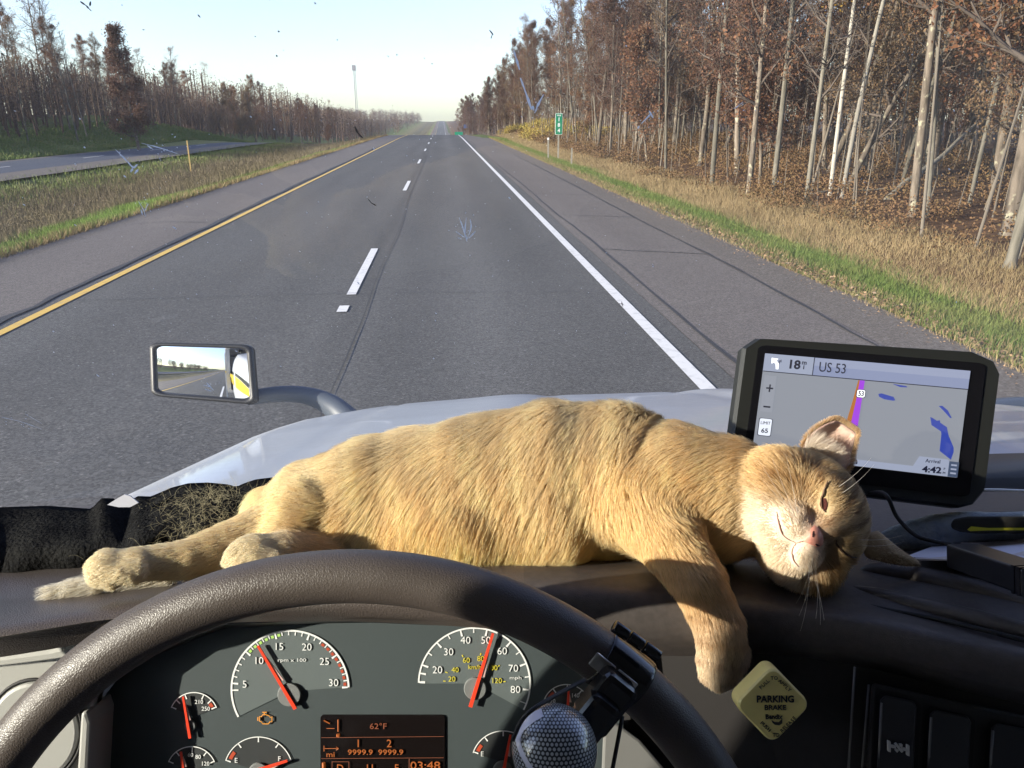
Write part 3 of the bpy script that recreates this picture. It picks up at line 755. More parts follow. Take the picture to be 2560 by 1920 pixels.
e = empty('mile_marker_sign', (sx, sy, z0), 'tall narrow green mile sign with white number 184 on a pale post', 'road sign')
v, f = abox(sx - .045, sx + .045, sy, sy + .06, z0 - .1, 1.3); M('post', v, f, m_galv, e, smooth=False)
v, f = slab([(sx + a, sy - .03, 1.80 + b) for a, b in rrect(-.205, -.62, .205, .62, .05)], [(sx + a, sy - .015, 1.80 + b) for a, b in rrect(-.205, -.62, .205, .62, .05)]); pl = M('sign_plate', v, f, m_sign, e, smooth=False)
v, f = slab([(sx + a, sy - .025, 1.80 + b) for a, b in rrect(-.225, -.64, .225, .64, .05)], [(sx + a, sy - .010, 1.80 + b) for a, b in rrect(-.225, -.64, .225, .64, .05)]); M('white_border', v, f, m_signw, e, smooth=False)
for s_, zz, c in (('MILE', 2.31, .09), ('1', 2.07, .22), ('8', 1.74, .22), ('4', 1.41, .22)): text('numeral' if len(s_) == 1 else 'lettering', s_, (sx, sy - .034, zz), (1, 0, 0), (0, 0, 1), c, m_signw, e, bold=.02)
post(6.4, 48.6, 1.15, m_galv, 'marker_post', .045, 'pale stake with white cap, left of the green mile sign', 'post', capm=m_signw, lean=-.02)
post(6.85, 42.5, .95, m_galv, 'marker_post', .04, 'short pale stake, right of and nearer than the green mile sign', 'post', lean=.01)
post(-16.2, 52.9, 2.2, m_ypost, 'marker_post', .04, 'orange-yellow stake in the median by the opposite road', 'post')
sx, sy = 6.0, 300.0; z0 = float(land(sx, sy)) + 1.9
e = empty('small_road_sign', (sx, sy, z0), 'small wide green sign just past the crest of the road', 'road sign')
v, f = abox(sx - .1, sx + .1, sy, sy + .1, z0 - 2.4, z0 + 1.0); M('post', v, f, m_galv, e, smooth=False)
v, f = abox(sx - 1.5, sx + 1.5, sy - .1, sy - .02, z0 + .1, z0 + 1.4); M('sign_plate', v, f, m_sign, e, smooth=False)
sx, sy = 9.2, 320.0; z0 = float(land(sx, sy))
e = empty('blue_road_sign', (sx, sy, z0), 'tiny blue sign right of the far road below the dark clump', 'road sign')
v, f = abox(sx - .1, sx + .1, sy, sy + .1, z0 - .1, z0 + 3); M('post', v, f, m_galv, e, smooth=False)
v, f = abox(sx - .8, sx + .8, sy - .1, sy - .05, z0 + 5.2, z0 + 6.6); M('sign_plate', v, f, pm('sign_blue', (.04, .08, .2), .5), e, smooth=False)
# radio mast on the horizon
e = empty('radio_mast', (-78, 760, prof(760)), 'thin lattice radio mast rising above the far left wood', 'mast')
for k in range(3):
    a = k * 2.094; v, f = tube([(-78 + 1.2 * math.cos(a), 760 + 1.2 * math.sin(a), prof(760)), (-78 + .9 * math.cos(a), 760 + .9 * math.sin(a), 46)], .16, 5); M('mast_leg', v, f, pm('mast_paint', (.22, .22, .24), .6) if k == 0 else bpy.data.materials['mast_paint'], e)
A = []; B = []
for i in range(33):
    for k in range(3):
        a = k * 2.094; b2 = a + 2.094; z1 = -8 + i * 1.6
        A.append((-78 + 1.05 * math.cos(a), 760 + 1.05 * math.sin(a), z1)); B.append((-78 + 1.05 * math.cos(b2), 760 + 1.05 * math.sin(b2), z1 + 1.6))
v, f = segs_mesh(np.array(A, float), np.array(B, float), np.full(len(A), .07), np.full(len(A), .07), 4); M('bracing', v, f, bpy.data.materials['mast_paint'], e, kind='stuff')
v, f = abox(-79.6, -76.4, 758.6, 761.4, 42, 46.5); M('antenna', v, f, bpy.data.materials['mast_paint'], e, smooth=False)

def haze():
    v, f = abox(-300, 300, -220, 1500, -70, 75)
    m = bpy.data.materials.new('haze'); m.use_nodes = True; nt = m.node_tree; nt.nodes.clear(); out = nt.nodes.new('ShaderNodeOutputMaterial'); pv = nt.nodes.new('ShaderNodeVolumePrincipled')
    pv.inputs['Color'].default_value = (.86, .90, .97, 1); pv.inputs['Density'].default_value = .00017; pv.inputs['Anisotropy'].default_value = .2
    lk(nt, pv.outputs[0], out.inputs['Volume']); o = M('haze', v, f, m, loc=(0, 0, -70), kind='stuff', smooth=False)
haze()

# ================================================================== the truck
m_paint = pm('truck_white_paint', (.45, .475, .51), .36, spec=.4, coat=.35, var=(2.2, (.42, .445, .48), 5), rvar=.05)
m_black = pm('black_plastic', (.018, .019, .022), .45, bump=(900, .2, .0005))
m_rubber = pm('black_rubber', (.014, .014, .016), .7)
m_dark = pm('cab_lining', (.55, .52, .48), .9)
m_yband = pm('yellow_stripe', (.75, .56, .03), .3, coat=.8); m_kband = pm('black_stripe', (.02, .02, .02), .3, coat=.8)
def spec_glass(name, veil, dirt_scale, tint=(.97, .985, .98)):
    """clear pane: transparent with a fresnel reflection and a thin uneven film of dust whose veil also whitens the view like haze"""
    m = bpy.data.materials.new(name); m.use_nodes = True; nt = m.node_tree; n = nt.nodes; n.clear()
    out = n.new('ShaderNodeOutputMaterial'); tr = n.new('ShaderNodeBsdfTransparent'); tr.inputs[0].default_value = (*tint, 1)
    gl = n.new('ShaderNodeBsdfGlossy'); gl.inputs['Roughness'].default_value = 0.02
    fr = n.new('ShaderNodeFresnel'); fr.inputs[0].default_value = 1.45
    mx = n.new('ShaderNodeMixShader'); lk(nt, fr.outputs[0], mx.inputs[0]); lk(nt, tr.outputs[0], mx.inputs[1]); lk(nt, gl.outputs[0], mx.inputs[2])
    df = n.new('ShaderNodeBsdfDiffuse'); df.inputs[0].default_value = (.8, .78, .74, 1); tl = n.new('ShaderNodeBsdfTranslucent'); tl.inputs[0].default_value = (.8, .78, .74, 1)
    ad = n.new('ShaderNodeMixShader'); lk(nt, df.outputs[0], ad.inputs[1]); lk(nt, tl.outputs[0], ad.inputs[2])
    tc = n.new('ShaderNodeTexCoord'); nz = n.new('ShaderNodeTexNoise'); nz.inputs['Scale'].default_value = dirt_scale; nz.inputs['Detail'].default_value = 8
    lk(nt, tc.outputs['Object'], nz.inputs['Vector'])
    mr = n.new('ShaderNodeMapRange'); mr.inputs[1].default_value = .35; mr.inputs[2].default_value = .75; mr.inputs[3].default_value = veil * .4; mr.inputs[4].default_value = veil * 1.6
    lk(nt, nz.outputs[0], mr.inputs[0])
    m2 = n.new('ShaderNodeMixShader'); lk(nt, mr.outputs[0], m2.inputs[0]); lk(nt, mx.outputs[0], m2.inputs[1]); lk(nt, ad.outputs[0], m2.inputs[2]); lk(nt, m2.outputs[0], out.inputs[0])
    return m
m_glass = spec_glass('windshield_glass', .06, 5)  # dust film strong enough that its pale veil stands in for haze ahead
m_sglass = spec_glass('side_glass', .01, 5)

truck = empty('truck', (.57, 1.2, 0), 'white truck bonnet and cab seen from the driver seat, with fender mirrors', 'truck')
# bonnet: rows run along the truck, columns across
HX = .57
def hood_top(y):
    return np.interp(y, [.80, .95, 1.3, 1.8, 2.2, 2.5, 2.7, 2.85, 2.95], [1.745, 1.712, 1.625, 1.50, 1.385, 1.285, 1.19, 1.06, .85])
ys = np.linspace(.80, 2.95, 70)
us = np.concatenate([np.linspace(-1, -.62, 16), np.linspace(-.6, .6, 49), np.linspace(.62, 1, 16)])
V = []
for y in ys:
    hw = np.interp(y, [.8, 1.2, 2.0, 2.5, 2.95], [1.22, 1.20, 1.12, 1.03, .86])
    for u in us:
        a = abs(u)
        if a < .8: x = u * hw / .86; t = a / .8; dz = -.018 * t ** 2 - .16 * max(0, t - .55) ** 2.2
        else:
            t = (a - .8) / .2; xs = .8 / .86; x = math.copysign(hw * (xs + .10 * math.sin(min(1, t * 1.6) * math.pi / 2)), u)
            dz = -.018 - .16 * .45 ** 2.2 - .02 * t - .70 * t ** 1.35
        cr = -.0035 * math.exp(-((a - .62) / .008) ** 2) + .010 * math.exp(-((a - .30) / .11) ** 2) - .006 * math.exp(-((a - .19) / .03) ** 2)
        V.append((HX + x, y, hood_top(y) + dz + cr))
M('hood', V, grid_faces(len(ys), len(us)), m_paint, truck)
# front fenders bulging beside the bonnet
for s in (-1, 1):
    V = []
    for i, y in enumerate(np.linspace(1.15, 2.9, 26)):
        k = math.sin((y - 1.15) / 1.75 * math.pi) ** .5
        for j in range(12):
            a = j / 11; x = HX + s * (.93 + (.13 + .22 * k) * math.sin(a * math.pi / 2)); z = .72 + (.22 + .18 * k) * math.cos(a * math.pi / 2) ** .8
            V.append((x, y, z))
    for o in [M('fender', V, grid_faces(26, 12), m_paint, truck)]: pass
# stripes along the bonnet flank (seen in the mirror)
def flank(y, z, off):
    x = -0.60 + .03 * math.sin((y - .9) * 1.6) - off
    return (x, y, z)
V = []
for y in np.linspace(.25, 2.55, 24):
    for z in np.linspace(.6, min(1.55, hood_top(max(y, .8)) - .22), 8): V.append(flank(y, z, .0))
M('side_panel', V, grid_faces(24, 8), m_paint, truck)
# cab shell: everything round the driver; the low sun comes in through the driver's window
v, f = abox(-.80, 1.94, -1.5, .42, 2.92, 2.98); M('roof', v, f, m_dark, truck, smooth=False)
v, f = abox(-.80, 1.94, -1.54, -1.5, .95, 2.98); M('back_wall', v, f, m_dark, truck, smooth=False)
v, f = abox(-.80, 1.94, -1.5, .86, .93, .98); M('floor', v, f, m_dark, truck, smooth=False)
WIN = (.10, .56, 1.80, 2.62)      # driver's window: y0, y1, z0, z1
def door(x0, x1, win, tagn):
    y0, y1, z0, z1 = win
    parts = [abox(x0, x1, -1.5, y0, .98, 2.92), abox(x0, x1, y0, .86, .98, z0), abox(x0, x1, y0, y1, z1, 2.92)]
    v, f = join(parts); M(tagn, v, f, m_dark, truck, smooth=False)
    v, f = abox((x0 + x1) / 2 - .002, (x0 + x1) / 2 + .002, y0 - .01, y1 + .12, z0 - .01, z1 + .01); M('window_pane', v, f, m_sglass, truck, smooth=False)
door(-.80, -.72, WIN, 'door_shell'); door(1.86, 1.94, (.0, .55, 1.9, 2.75), 'door_shell')
# painted outer skin of the left side
v, f = abox(-.84, -.803, -1.5, .5, .55, 1.78); M('door_skin', v, f, m_paint, truck, smooth=False)
v, f = abox(-.84, -.803, -1.5, -.08, 1.783, 2.9); M('sleeper_skin', v, f, m_paint, truck, smooth=False)
for s, x in ((-1, -.76), (1, 1.90)):
    v, f = tube([(x, .86, 1.80), (x, .62, 2.35), (x, .40, 2.95)], .045, 8); M('windshield_pillar', v, f, m_dark, truck)
# the driver's big door mirror (it shows inside the fender mirror)
for z in (2.0, 2.62):
    v, f = tube([(-.82, .62, z), (-1.02, .72, z)], .018, 6); M('mirror_bracket', v, f, m_black, truck)
v, f = obox((-1.10, .74, 2.3), (.10, 0, 0), (0, .05, 0), (0, 0, .36)); M('door_mirror', v, f, m_black, truck, bevel=.03)
# windshield pane
def ws_pt(x, z): # a gently curved raked pane
    t = (z - 1.80) / .95
    return (x, .88 - .47 * t - .10 * ((x - HX) / 1.3) ** 2, z)
V = [ws_pt(x, z) for z in np.linspace(1.79, 2.93, 14) for x in np.linspace(-.74, 1.88, 28)]
wsh = M('windshield', V, grid_faces(14, 28), m_glass, truck)
# insect splats and grit stuck on the outside of the pane, mostly small
WN = norm(np.array([0, -.95, -.47])) 
def on_glass(px, py):
    d = P(px, py, 1.0) - CAM; t = .5
    for _ in range(30):
        q = CAM + d * t; y = ws_pt(q[0], q[2])[1]; t *= (1 + (y - q[1]) / max(.2, q[1]) * .7)
    return CAM + d * t
m_bug = leafm('dried_splat', [(.75, .8, .86), (.85, .88, .9)])
[n_ for n_ in m_bug.node_tree.nodes if n_.type == 'MIX_SHADER'][0].inputs[0].default_value = .72; m_bugd = pm('dark_speck', (.05, .05, .055), .7)
GR = np.array([1., 0, 0]); GU = norm(np.array([0, -.47, .95]))
qb = np.random.default_rng(90)
def speck_tris(pts):
    A = []
    for (px, py, s, ang, el) in pts:
        c = on_glass(px, py) - WN * .004; d = GR * math.cos(ang) + GU * math.sin(ang); e_ = np.cross(WN, d)
        kk = 7; rr = s * (.6 + .6 * qb.random(kk)); ring = [c + d * math.cos(6.283 * i / kk) * rr[i] * el + e_ * math.sin(6.283 * i / kk) * rr[i] for i in range(kk)]
        A.append((np.array(ring), [list(range(kk))]))
    return join(A)
light = []; dark = []
for _ in range(230):
    x = 2500 * qb.random(); y = (950 * qb.random() ** .9); s = .00030 + .0005 * qb.random() ** 5
    (dark if (y < 280 and x < 1250) or qb.random() < .15 else light).append((x, y, s, -.9 + qb.normal() * .4, 1 + 2.2 * qb.random() ** 2))
for _ in range(160):
    x = 300 + 1200 * qb.random(); y = 200 + 700 * qb.random(); light.append((x, y, .00028, qb.random() * 3, 1.0))
v, f = speck_tris(light); M('dust_specks', v, f, m_bug, truck, smooth=False, kind='stuff')
v, f = speck_tris(dark); M('dark_grit', v, f, m_bugd, truck, smooth=False, kind='stuff')
def splat(cx, cy, strokes, mat=m_bug, w=.00045):
    A = []
    for st in strokes:
        pts = np.array([on_glass(cx + a, cy + b) - WN * .004 for a, b in st])
        p = spline(pts, 8) if len(pts) > 2 else np.linspace(pts[0], pts[1], 6)
        ww = .62 * w * (.45 + 1.1 * qb.random(len(p))) * (0.35 + .9 * np.sin(np.linspace(.25, 2.9, len(p)))); tt = norm(np.gradient(p, axis=0)); sd_ = norm(np.cross(tt, WN))
        A.append((np.stack([p - sd_ * ww[:, None], p + sd_ * ww[:, None]], 1).reshape(-1, 3), grid_faces(len(p), 2)))
    if mat is m_bug:      # fine spatter round the strokes
        for _ in range(14):
            v1, f1 = speck_tris([(cx + qb.normal() * 22, cy + qb.normal() * 20, .0002 + .0003 * qb.random(), qb.random() * 3, 1 + qb.random())]); A.append((v1, f1))
    v, f = join(A); M('insect_splat', v, f, mat, truck, smooth=False)
splat(1340, 270, [[(-55, -140), (-40, -90)], [(-38, -70), (-20, -20), (-10, 10)], [(20, -28), (5, 0), (0, 15)], [(-8, 0), (-4, 12)]], w=.0011)
splat(1615, 300, [[(-10, 15), (15, -10)], [(10, -18), (20, 0)], [(-15, 20), (-18, 28)]], w=.0011)
splat(1168, 580, [[(0, 30), (-12, -10), (-20, -30)], [(0, 25), (10, -5), (8, -25)], [(-6, 20), (-28, 5)], [(4, 22), (22, 4)], [(0, 28), (-5, 5), (-2, -30)], [(-14, 24), (-24, 20)]], w=.0006)
splat(325, 415, [[(-40, -35), (-10, -5)], [(-10, -5), (5, 10), (15, 2)], [(5, 10), (-2, 22)], [(18, 14), (8, 26)]], w=.0009)
splat(410, 372, [[(-60, -8), (-20, 2), (30, 18)], [(-45, -2), (-30, 8)]], w=.0006)
splat(355, 530, [[(-12, -20), (0, 0), (6, 18)], [(12, -14), (4, 4)], [(-6, -2), (-2, 14)]], w=.0006)
splat(208, 15, [[(-12, -6), (8, 8)], [(14, -6), (12, 6)], [(0, 2), (16, 18)]], m_bugd, .0007)
splat(1228, 88, [[(-4, -8), (6, 4)], [(4, 2), (0, 14)]], m_bugd, .0006)
splat(928, 512, [[(-8, -8), (0, 2)], [(0, 2), (12, 8)]], m_bugd, .0007)
splat(892, 335, [[(-6, -14), (0, 0), (10, 12)], [(2, 4), (14, 16)]], m_bugd, .0008)
splat(520, 975, [[(-14, -6), (6, 0)], [(-6, -12), (12, 8)], [(-10, 4), (8, 10)]], w=.0007)
splat(1555, 765, [[(0, -6), (4, 8)], [(-6, 0), (6, 2)]], m_bugd, .0006)
splat(1850, 270, [[(-12, 8), (12, -10)]], m_bug, .0005)
splat(40, 1062, [[(-40, -12), (10, 0), (60, 18)], [(20, -20), (60, 4)]], w=.0004)
# wiper and cowl between pane and bonnet
V = []
for x in np.linspace(-.7, 1.85, 40):
    for (y, z) in ((.80, 1.73), (.82, 1.772), (.90, 1.768), (.97, 1.722)): V.append((x, y - .05 * ((x - HX) / 1.3) ** 2, z - .03 * ((x - HX) / 1.2) ** 2 - .05 * min(1, max(0, -x / .3))))
M('cowl', V, grid_faces(40, 4), m_black, truck)

# fender mirrors
def fender_mirror(cz, quad, arm, lab):
    t = empty('fender_mirror', arm[0], lab, 'mirror')
    tl, tr, br, bl = [P(x, y, z) for x, y, z in quad]
    Q = Quad(tl, tr, br, bl); back = -Q.n * .10
    outl = rrect(0, 0, 1, 1, .10, 5); 
    fr = [Q(u, v) for u, v in outl]; bk = [Q(.5 + (u - .5) * .82, .5 + (v - .5) * .78) + back for u, v in outl]
    md = [Q(.5 + (u - .5) * 1.02, .5 + (v - .5) * 1.02) + back * .25 for u, v in outl]
    n = len(outl); inn = [Q(.5 + (u - .5) * .90, .5 + (v - .5) * .87, .0) for u, v in outl]; inn2 = [Q(.5 + (u - .5) * .90, .5 + (v - .5) * .87, -.012) for u, v in outl]
    rings = [inn2, inn, fr, md, bk]; V = [p for r in rings for p in r]; F = grid_faces(5, n, True) + [[4 * n + i for i in range(n)]]
    M('housing', V, F, m_black, t)
    # convex glass: its centre sends the view back along the road and the truck's side
    c = Q(.5, .5, -.006); tc = norm(CAM - c); back_dir = norm(np.array([-.27, -1.0, -.03])); nn = norm(tc + back_dir)
    return t, Q, c, nn
t, Q, c, nn = fender_mirror(2.6, [(374, 856, 2.6), (628, 862, 2.6), (640, 1012, 2.6), (378, 990, 2.6)], (P(640, 990, 2.66),), 'rectangular black mirror on the left bonnet edge, reflecting road and white truck side')
m_mir = pm('mirror_silver', (.93, .95, .96), .0, metal=1.0)
ru = norm(Q(1, .5) - Q(0, .5)); ruv = norm(ru - nn * np.dot(ru, nn)); rv = np.cross(nn, ruv); RC = .75
me_v = []; NU, NVV = 25, 17
outl = [(i / (NU - 1), j / (NVV - 1)) for i in range(NU) for j in range(NVV)]
nrm = []
for u, v_ in outl:
    uu, vv = .5 + (u - .5) * .91, .5 + (v_ - .5) * .885
    # cut the corners round
    p = Q(uu, vv, -.006); a = np.dot(p - c, ruv); b = np.dot(p - c, rv)
    me_v.append(p + Q.n * 0.0); nrm.append(norm(nn + (ruv * a + rv * b) / RC))
mg = M('mirror_glass', me_v, grid_faces(NU, NVV), m_mir, t)
me = mg.data; f0 = me.polygons[0]
if np.dot(np.array(f0.normal), nn) < 0: me.flip_normals()
me.normals_split_custom_set_from_vertices([tuple(x) for x in nrm])
# the painted swoosh along the truck's flank, laid on the panels themselves
from mathutils.bvhtree import BVHTree
bpy.context.view_layer.update()
TV = []; TF = []
for o in truck.children:
    if o.name.split('.')[0] in ('fender', 'hood', 'side_panel', 'door_skin', 'sleeper_skin'):
        w_ = np.array(worldloc(o)); n0 = len(TV); TV += [tuple(np.array(q.co[:]) + w_) for q in o.data.vertices]; TF += [tuple(i + n0 for i in q.vertices) for q in o.data.polygons]
tb = BVHTree.FromPolygons(TV, TF)
def flankhit(u, v_):
    uu, vv = .5 + (u - .5) * .91, .5 + (v_ - .5) * .885
    p = Q(uu, vv, -.006); a_ = np.dot(p - c, ruv); b_ = np.dot(p - c, rv); n_ = norm(nn + (ruv * a_ + rv * b_) / RC); d = norm(p - CAM); r = d - 2 * np.dot(d, n_) * n_
    h_ = tb.ray_cast(Vector(p + r * .05), Vector(r))
    return None if h_[0] is None else np.array(h_[0]) - r * .006
for nm, up_c, lo_c, mt in (('yellow_stripe', [(.74, .45), (.80, .50), (.88, .60), (.98, .78)], [(.755, .56), (.80, .68), (.88, .82), (.98, .93)], m_yband), ('black_stripe', [(.74, .40), (.80, .44), (.88, .52), (.98, .66)], [(.741, .44), (.802, .49), (.882, .59), (.982, .77)], m_kband)):
    A1, A2 = spline(up_c, 14), spline(lo_c, 14); V = []; ok = True
    for q1, q2 in zip(A1, A2):
        h1, h2, h3 = flankhit(*q1), flankhit(*((q1 + q2) / 2)), flankhit(*q2)
        if h1 is None or h2 is None or h3 is None: continue
        V += [h1, h2, h3]
    print('stripe', nm, len(V) // 3)
    if len(V) >= 6: M(nm, V, grid_faces(len(V) // 3, 3), mt, truck)
v, f = tube(spline([P(618, 995, 2.66), P(700, 985, 2.70), P(770, 990, 2.72), P(830, 1015, 2.72), P(880, 1060, 2.70)], 20), np.interp(np.linspace(0, 1, 20), [0, .5, 1], [.021, .026, .04]), 12, flat=1.25)
M('arm', v, f, pm('mirror_arm_plastic', (.07, .085, .11), .45), t)
# right one: only its arm comes into view beside the navigator
t2 = empty('fender_mirror', P(2640, 1020, 2.7), 'curved dark arm of the right fender mirror beyond the navigator', 'mirror')
v, f = tube(spline([P(2380, 1060, 2.55), P(2450, 1030, 2.6), P(2530, 1018, 2.66), P(2640, 1020, 2.7), P(2760, 1030, 2.72)], 20), .036, 12, flat=1.0); M('arm', v, f, bpy.data.materials['mirror_arm_plastic'], t2)
v, f = obox(P(2900, 960, 2.75), (.17, 0, 0), (0, .05, 0), (0, 0, .11)); M('housing', v, f, m_black, t2, bevel=.02)

# ================================================================== dashboard
m_pad = pm('brown_dash_vinyl', (.085, .068, .060), .42, spec=.5, leather=(520, .38, .0004), var=(14, (.072, .062, .056), 4))
m_padr = pm('charcoal_dash_plastic', (.055, .047, .044), .5, spec=.45, bump=(1400, .35, .0006), var=(200, (.07, .06, .056), 3))
m_gtrim = pm('grey_trim_plastic', (.33, .33, .31), .55, bump=(1500, .15, .0004))
m_recess = pm('recess_plastic', (.018, .019, .02), .5)
dash = empty('dashboard', P(1500, 1450, .60), 'dark brown truck dashboard with padded top, cluster recess and switch panel', 'dashboard')
# cross sections (photo x): list of (photo y, depth) from the pane to the lower lip
S = {
 -500: [(1278, .86), (1330, .78), (1440, .66), (1535, .585), (1570, .545), (1610, .515), (1650, .505), (1675, .510), (1700, .55)],
 0:    [(1274, .84), (1320, .78), (1430, .67), (1495, .610), (1520, .565), (1560, .530), (1590, .520), (1600, .522), (1645, .535)],
 260:  [(1264, .82), (1300, .78), (1400, .68), (1462, .620), (1485, .585), (1515, .550), (1545, .538), (1552, .540), (1600, .55)],
 520:  [(1246, .82), (1290, .78), (1380, .68), (1432, .630), (1452, .600), (1485, .560), (1520, .545), (1540, .548), (1556, .56)],
 900:  [(1234, .82), (1280, .78), (1360, .70), (1395, .64), (1408, .605), (1440, .565), (1500, .550), (1535, .553), (1552, .565)],
 1300: [(1232, .82), (1280, .78), (1350, .70), (1390, .635), (1402, .605), (1425, .570), (1480, .548), (1545, .548), (1575, .56)],
 1560: [(1230, .82), (1280, .78), (1350, .70), (1392, .63), (1406, .600), (1432, .570), (1490, .545), (1580, .543), (1640, .56)],
 1800: [(1230, .82), (1285, .78), (1355, .70), (1398, .625), (1412, .598), (1450, .570), (1510, .545), (1590, .545), (1640, .57)],
 2000: [(1229, .82), (1290, .76), (1365, .69), (1408, .62), (1430, .590), (1475, .562), (1535, .538), (1610, .540), (1655, .565)],
 2200: [(1229, .81), (1290, .74), (1375, .66), (1420, .61), (1460, .575), (1515, .548), (1560, .522), (1640, .525), (1680, .55)],
 2400: [(1229, .80), (1290, .72), (1385, .63), (1450, .58), (1500, .550), (1556, .528), (1605, .500), (1690, .503), (1725, .53)],
 2600: [(1229, .79), (1290, .70), (1400, .60), (1490, .55), (1545, .525), (1610, .505), (1650, .480), (1730, .483), (1770, .51)],
 3000: [(1229, .76), (1290, .66), (1420, .56), (1560, .50), (1620, .480), (1700, .465), (1740, .440), (1820, .445), (1860, .47)],
}
xs = sorted(S); NS = 48; NX = 90
prof_ = {x: spline(S[x], NS) for x in xs}
V = []
for px in np.linspace(-500, 3000, NX):
    col = np.array([[np.interp(px, xs, [prof_[x][j][c] for x in xs]) for c in (0, 1)] for j in range(NS)])
    for y_, z_ in col: V.append(P(px, y_, z_))
V = np.array(V)
# smooth along x
A = V.reshape(NX, NS, 3)
for _ in range(6): A[1:-1] = .25 * A[:-2] + .5 * A[1:-1] + .25 * A[2:]
# two tones as in the photo: warm vinyl left of the wheel, charcoal to the right
F = grid_faces(NX, NS)
pad = M('top_pad', A.reshape(-1, 3), F, m_pad, dash)
pad.data.materials.append(m_padr)
for i, pl_ in enumerate(pad.data.polygons):
    pl_.material_index = 1 if (i // (NS - 1)) > (1270 + 500) / 3500 * (NX - 1) else 0
# ridge lines of the tray on the right
def ridge(name, pts, r, mat, n=40, flat=1.0):
    p = spline([P(*q) for q in pts], n); v, f = tube(p, r * np.clip(np.linspace(.02, 6, n), 0, 1) ** .6, 10, flat=flat); return M(name, v, f, mat, dash)
ridge('tray_ridge', [(2150, 1425, .606), (2215, 1432, .600), (2330, 1452, .583), (2450, 1482, .565), (2560, 1512, .548), (2700, 1545, .525), (2900, 1600, .49)], .0095, m_padr)
ridge('tray_lip', [(2080, 1466, .578), (2200, 1492, .563), (2330, 1522, .544), (2450, 1549, .527), (2560, 1578, .512), (2700, 1615, .492), (2900, 1670, .46)], .0065, m_padr)
m_seam = pm('black_seam', (.006, .006, .007), .7)
ridge('panel_seam', [(2011, 1440, .585), (2018, 1462, .578), (2060, 1485, .566), (2200, 1521, .546), (2330, 1545, .530), (2450, 1573, .513), (2600, 1612, .494), (2900, 1695, .452)], .0016, m_seam)
ridge('rear_seam', [(1700, 1262, .795), (2000, 1262, .79), (2300, 1261, .775), (2560, 1262, .76), (2800, 1263, .735)], .003, pm('seam_sheen', (.05, .05, .055), .35))
ridge('rear_trim', [(2380, 1300, .73), (2470, 1290, .725), (2560, 1287, .715), (2800, 1284, .69)], .004, m_padr)
ridge('chrome_strip', [(2446, 1224, .83), (2500, 1225, .83), (2560, 1227, .83), (2700, 1229, .83)], .0016, pm('bright_strip', (.8, .8, .8), .3))
# recess behind the wheel
R0 = [(385, 1632), (560, 1562), (900, 1546), (1300, 1562), (1480, 1592), (1556, 1640), (1575, 1760), (1580, 2020), (205, 2020), (222, 1790), (300, 1690)]
def ringz(sc, z): return [P(950 + (x - 950) * sc, y, z) for x, y in R0]
o1 = [P(x, y, .556 if x > 800 else .580) for x, y in R0]; o2 = [P(950 + (x - 950) * 1.0, y + (12 if y < 1650 else 0), .612) for x, y in R0]
v = np.vstack([o1, o2]); n = len(R0); M('cluster_recess', v, [[i, (i + 1) % n, n + (i + 1) % n, n + i] for i in range(n)], m_recess, dash, smooth=False)
# left grey trim with a round vent
FL = Face(.572)
tri = [(-400, 1652), (-100, 1652), (120, 1622), (262, 1588), (240, 1700), (222, 1790), (205, 2020), (-400, 2020)]
v, f = slab([FL(x, y) for x, y in tri], [FL(x, y, -.02) for x, y in tri]); M('left_trim', v, f, m_gtrim, dash, smooth=False, bevel=.004)
th = np.linspace(0, 2 * math.pi, 40, endpoint=False)
v, f = tube([FL(95 + 118 * math.cos(a), 1822 + 128 * math.sin(a), .0035) for a in th], .0014, 8, closed=True); M('vent_gap', v, f, m_seam, dash)
v, f = slab([FL(95 + 113 * math.cos(a), 1822 + 123 * math.sin(a), .006) for a in th], [FL(95 + 113 * math.cos(a), 1822 + 123 * math.sin(a), .0) for a in th]); M('vent_disc', v, f, m_gtrim, dash, smooth=False, bevel=.003)
v, f = slab([FL(x, y, .006) for x, y in [(212, 1775), (226, 1768), (236, 1800), (224, 2020), (196, 2020)]], [FL(x, y, -.06) for x, y in [(212, 1775), (226, 1768), (236, 1800), (224, 2020), (196, 2020)]]); M('trim_edge', v, f, m_gtrim, dash, smooth=False, bevel=.003)
# right panel with parking brake knob and rockers
QR = Quad(P(1556, 1540, .578), P(2900, 1760, .515), P(2860, 2160, .505), P(1560, 2100, .575))
m_pdk = pm('dark_panel_plastic', (.016, .014, .014), .55, bump=(1400, .3, .0005))
v, f = slab([QR(0, 0), QR(1, 0), QR(1, 1), QR(0, 1)], [QR(0, 0, -.02), QR(1, 0, -.02), QR(1, 1, -.02), QR(0, 1, -.02)]); M('centre_panel', v, f, m_pdk, dash, smooth=False)
v, f = slab([P(x, y, .538) for x, y in [(1508, 1832), (1532, 1800), (1600, 1850), (1660, 1920), (1680, 2020), (1500, 2020)]], [P(x, y, .575) for x, y in [(1508, 1832), (1532, 1800), (1600, 1850), (1660, 1920), (1680, 2020), (1500, 2020)]]); M('column_trim', v, f, pm('mid_grey_plastic', (.16, .16, .155), .5), dash, smooth=False, bevel=.002)
for a, b, w in (((2137, 1668), (2119, 1960), .0009), ((2172, 1712), (2152, 1960), .0008)):
    v, f = tube([P(a[0], a[1], .5265), P(b[0], b[1], .522)], w, 6); M('panel_edge', v, f, pm('edge_sheen', (.12, .115, .11), .35), dash)
v, f = slab([P(x, y, .518) for x, y in [(2178, 1706), (2560, 1786), (2800, 1836), (2800, 2040), (2160, 2020)]], [P(x, y, .54) for x, y in [(2178, 1706), (2560, 1786), (2800, 1836), (2800, 2040), (2160, 2020)]]); M('switch_bezel', v, f, m_pdk, dash, smooth=False, bevel=.003)
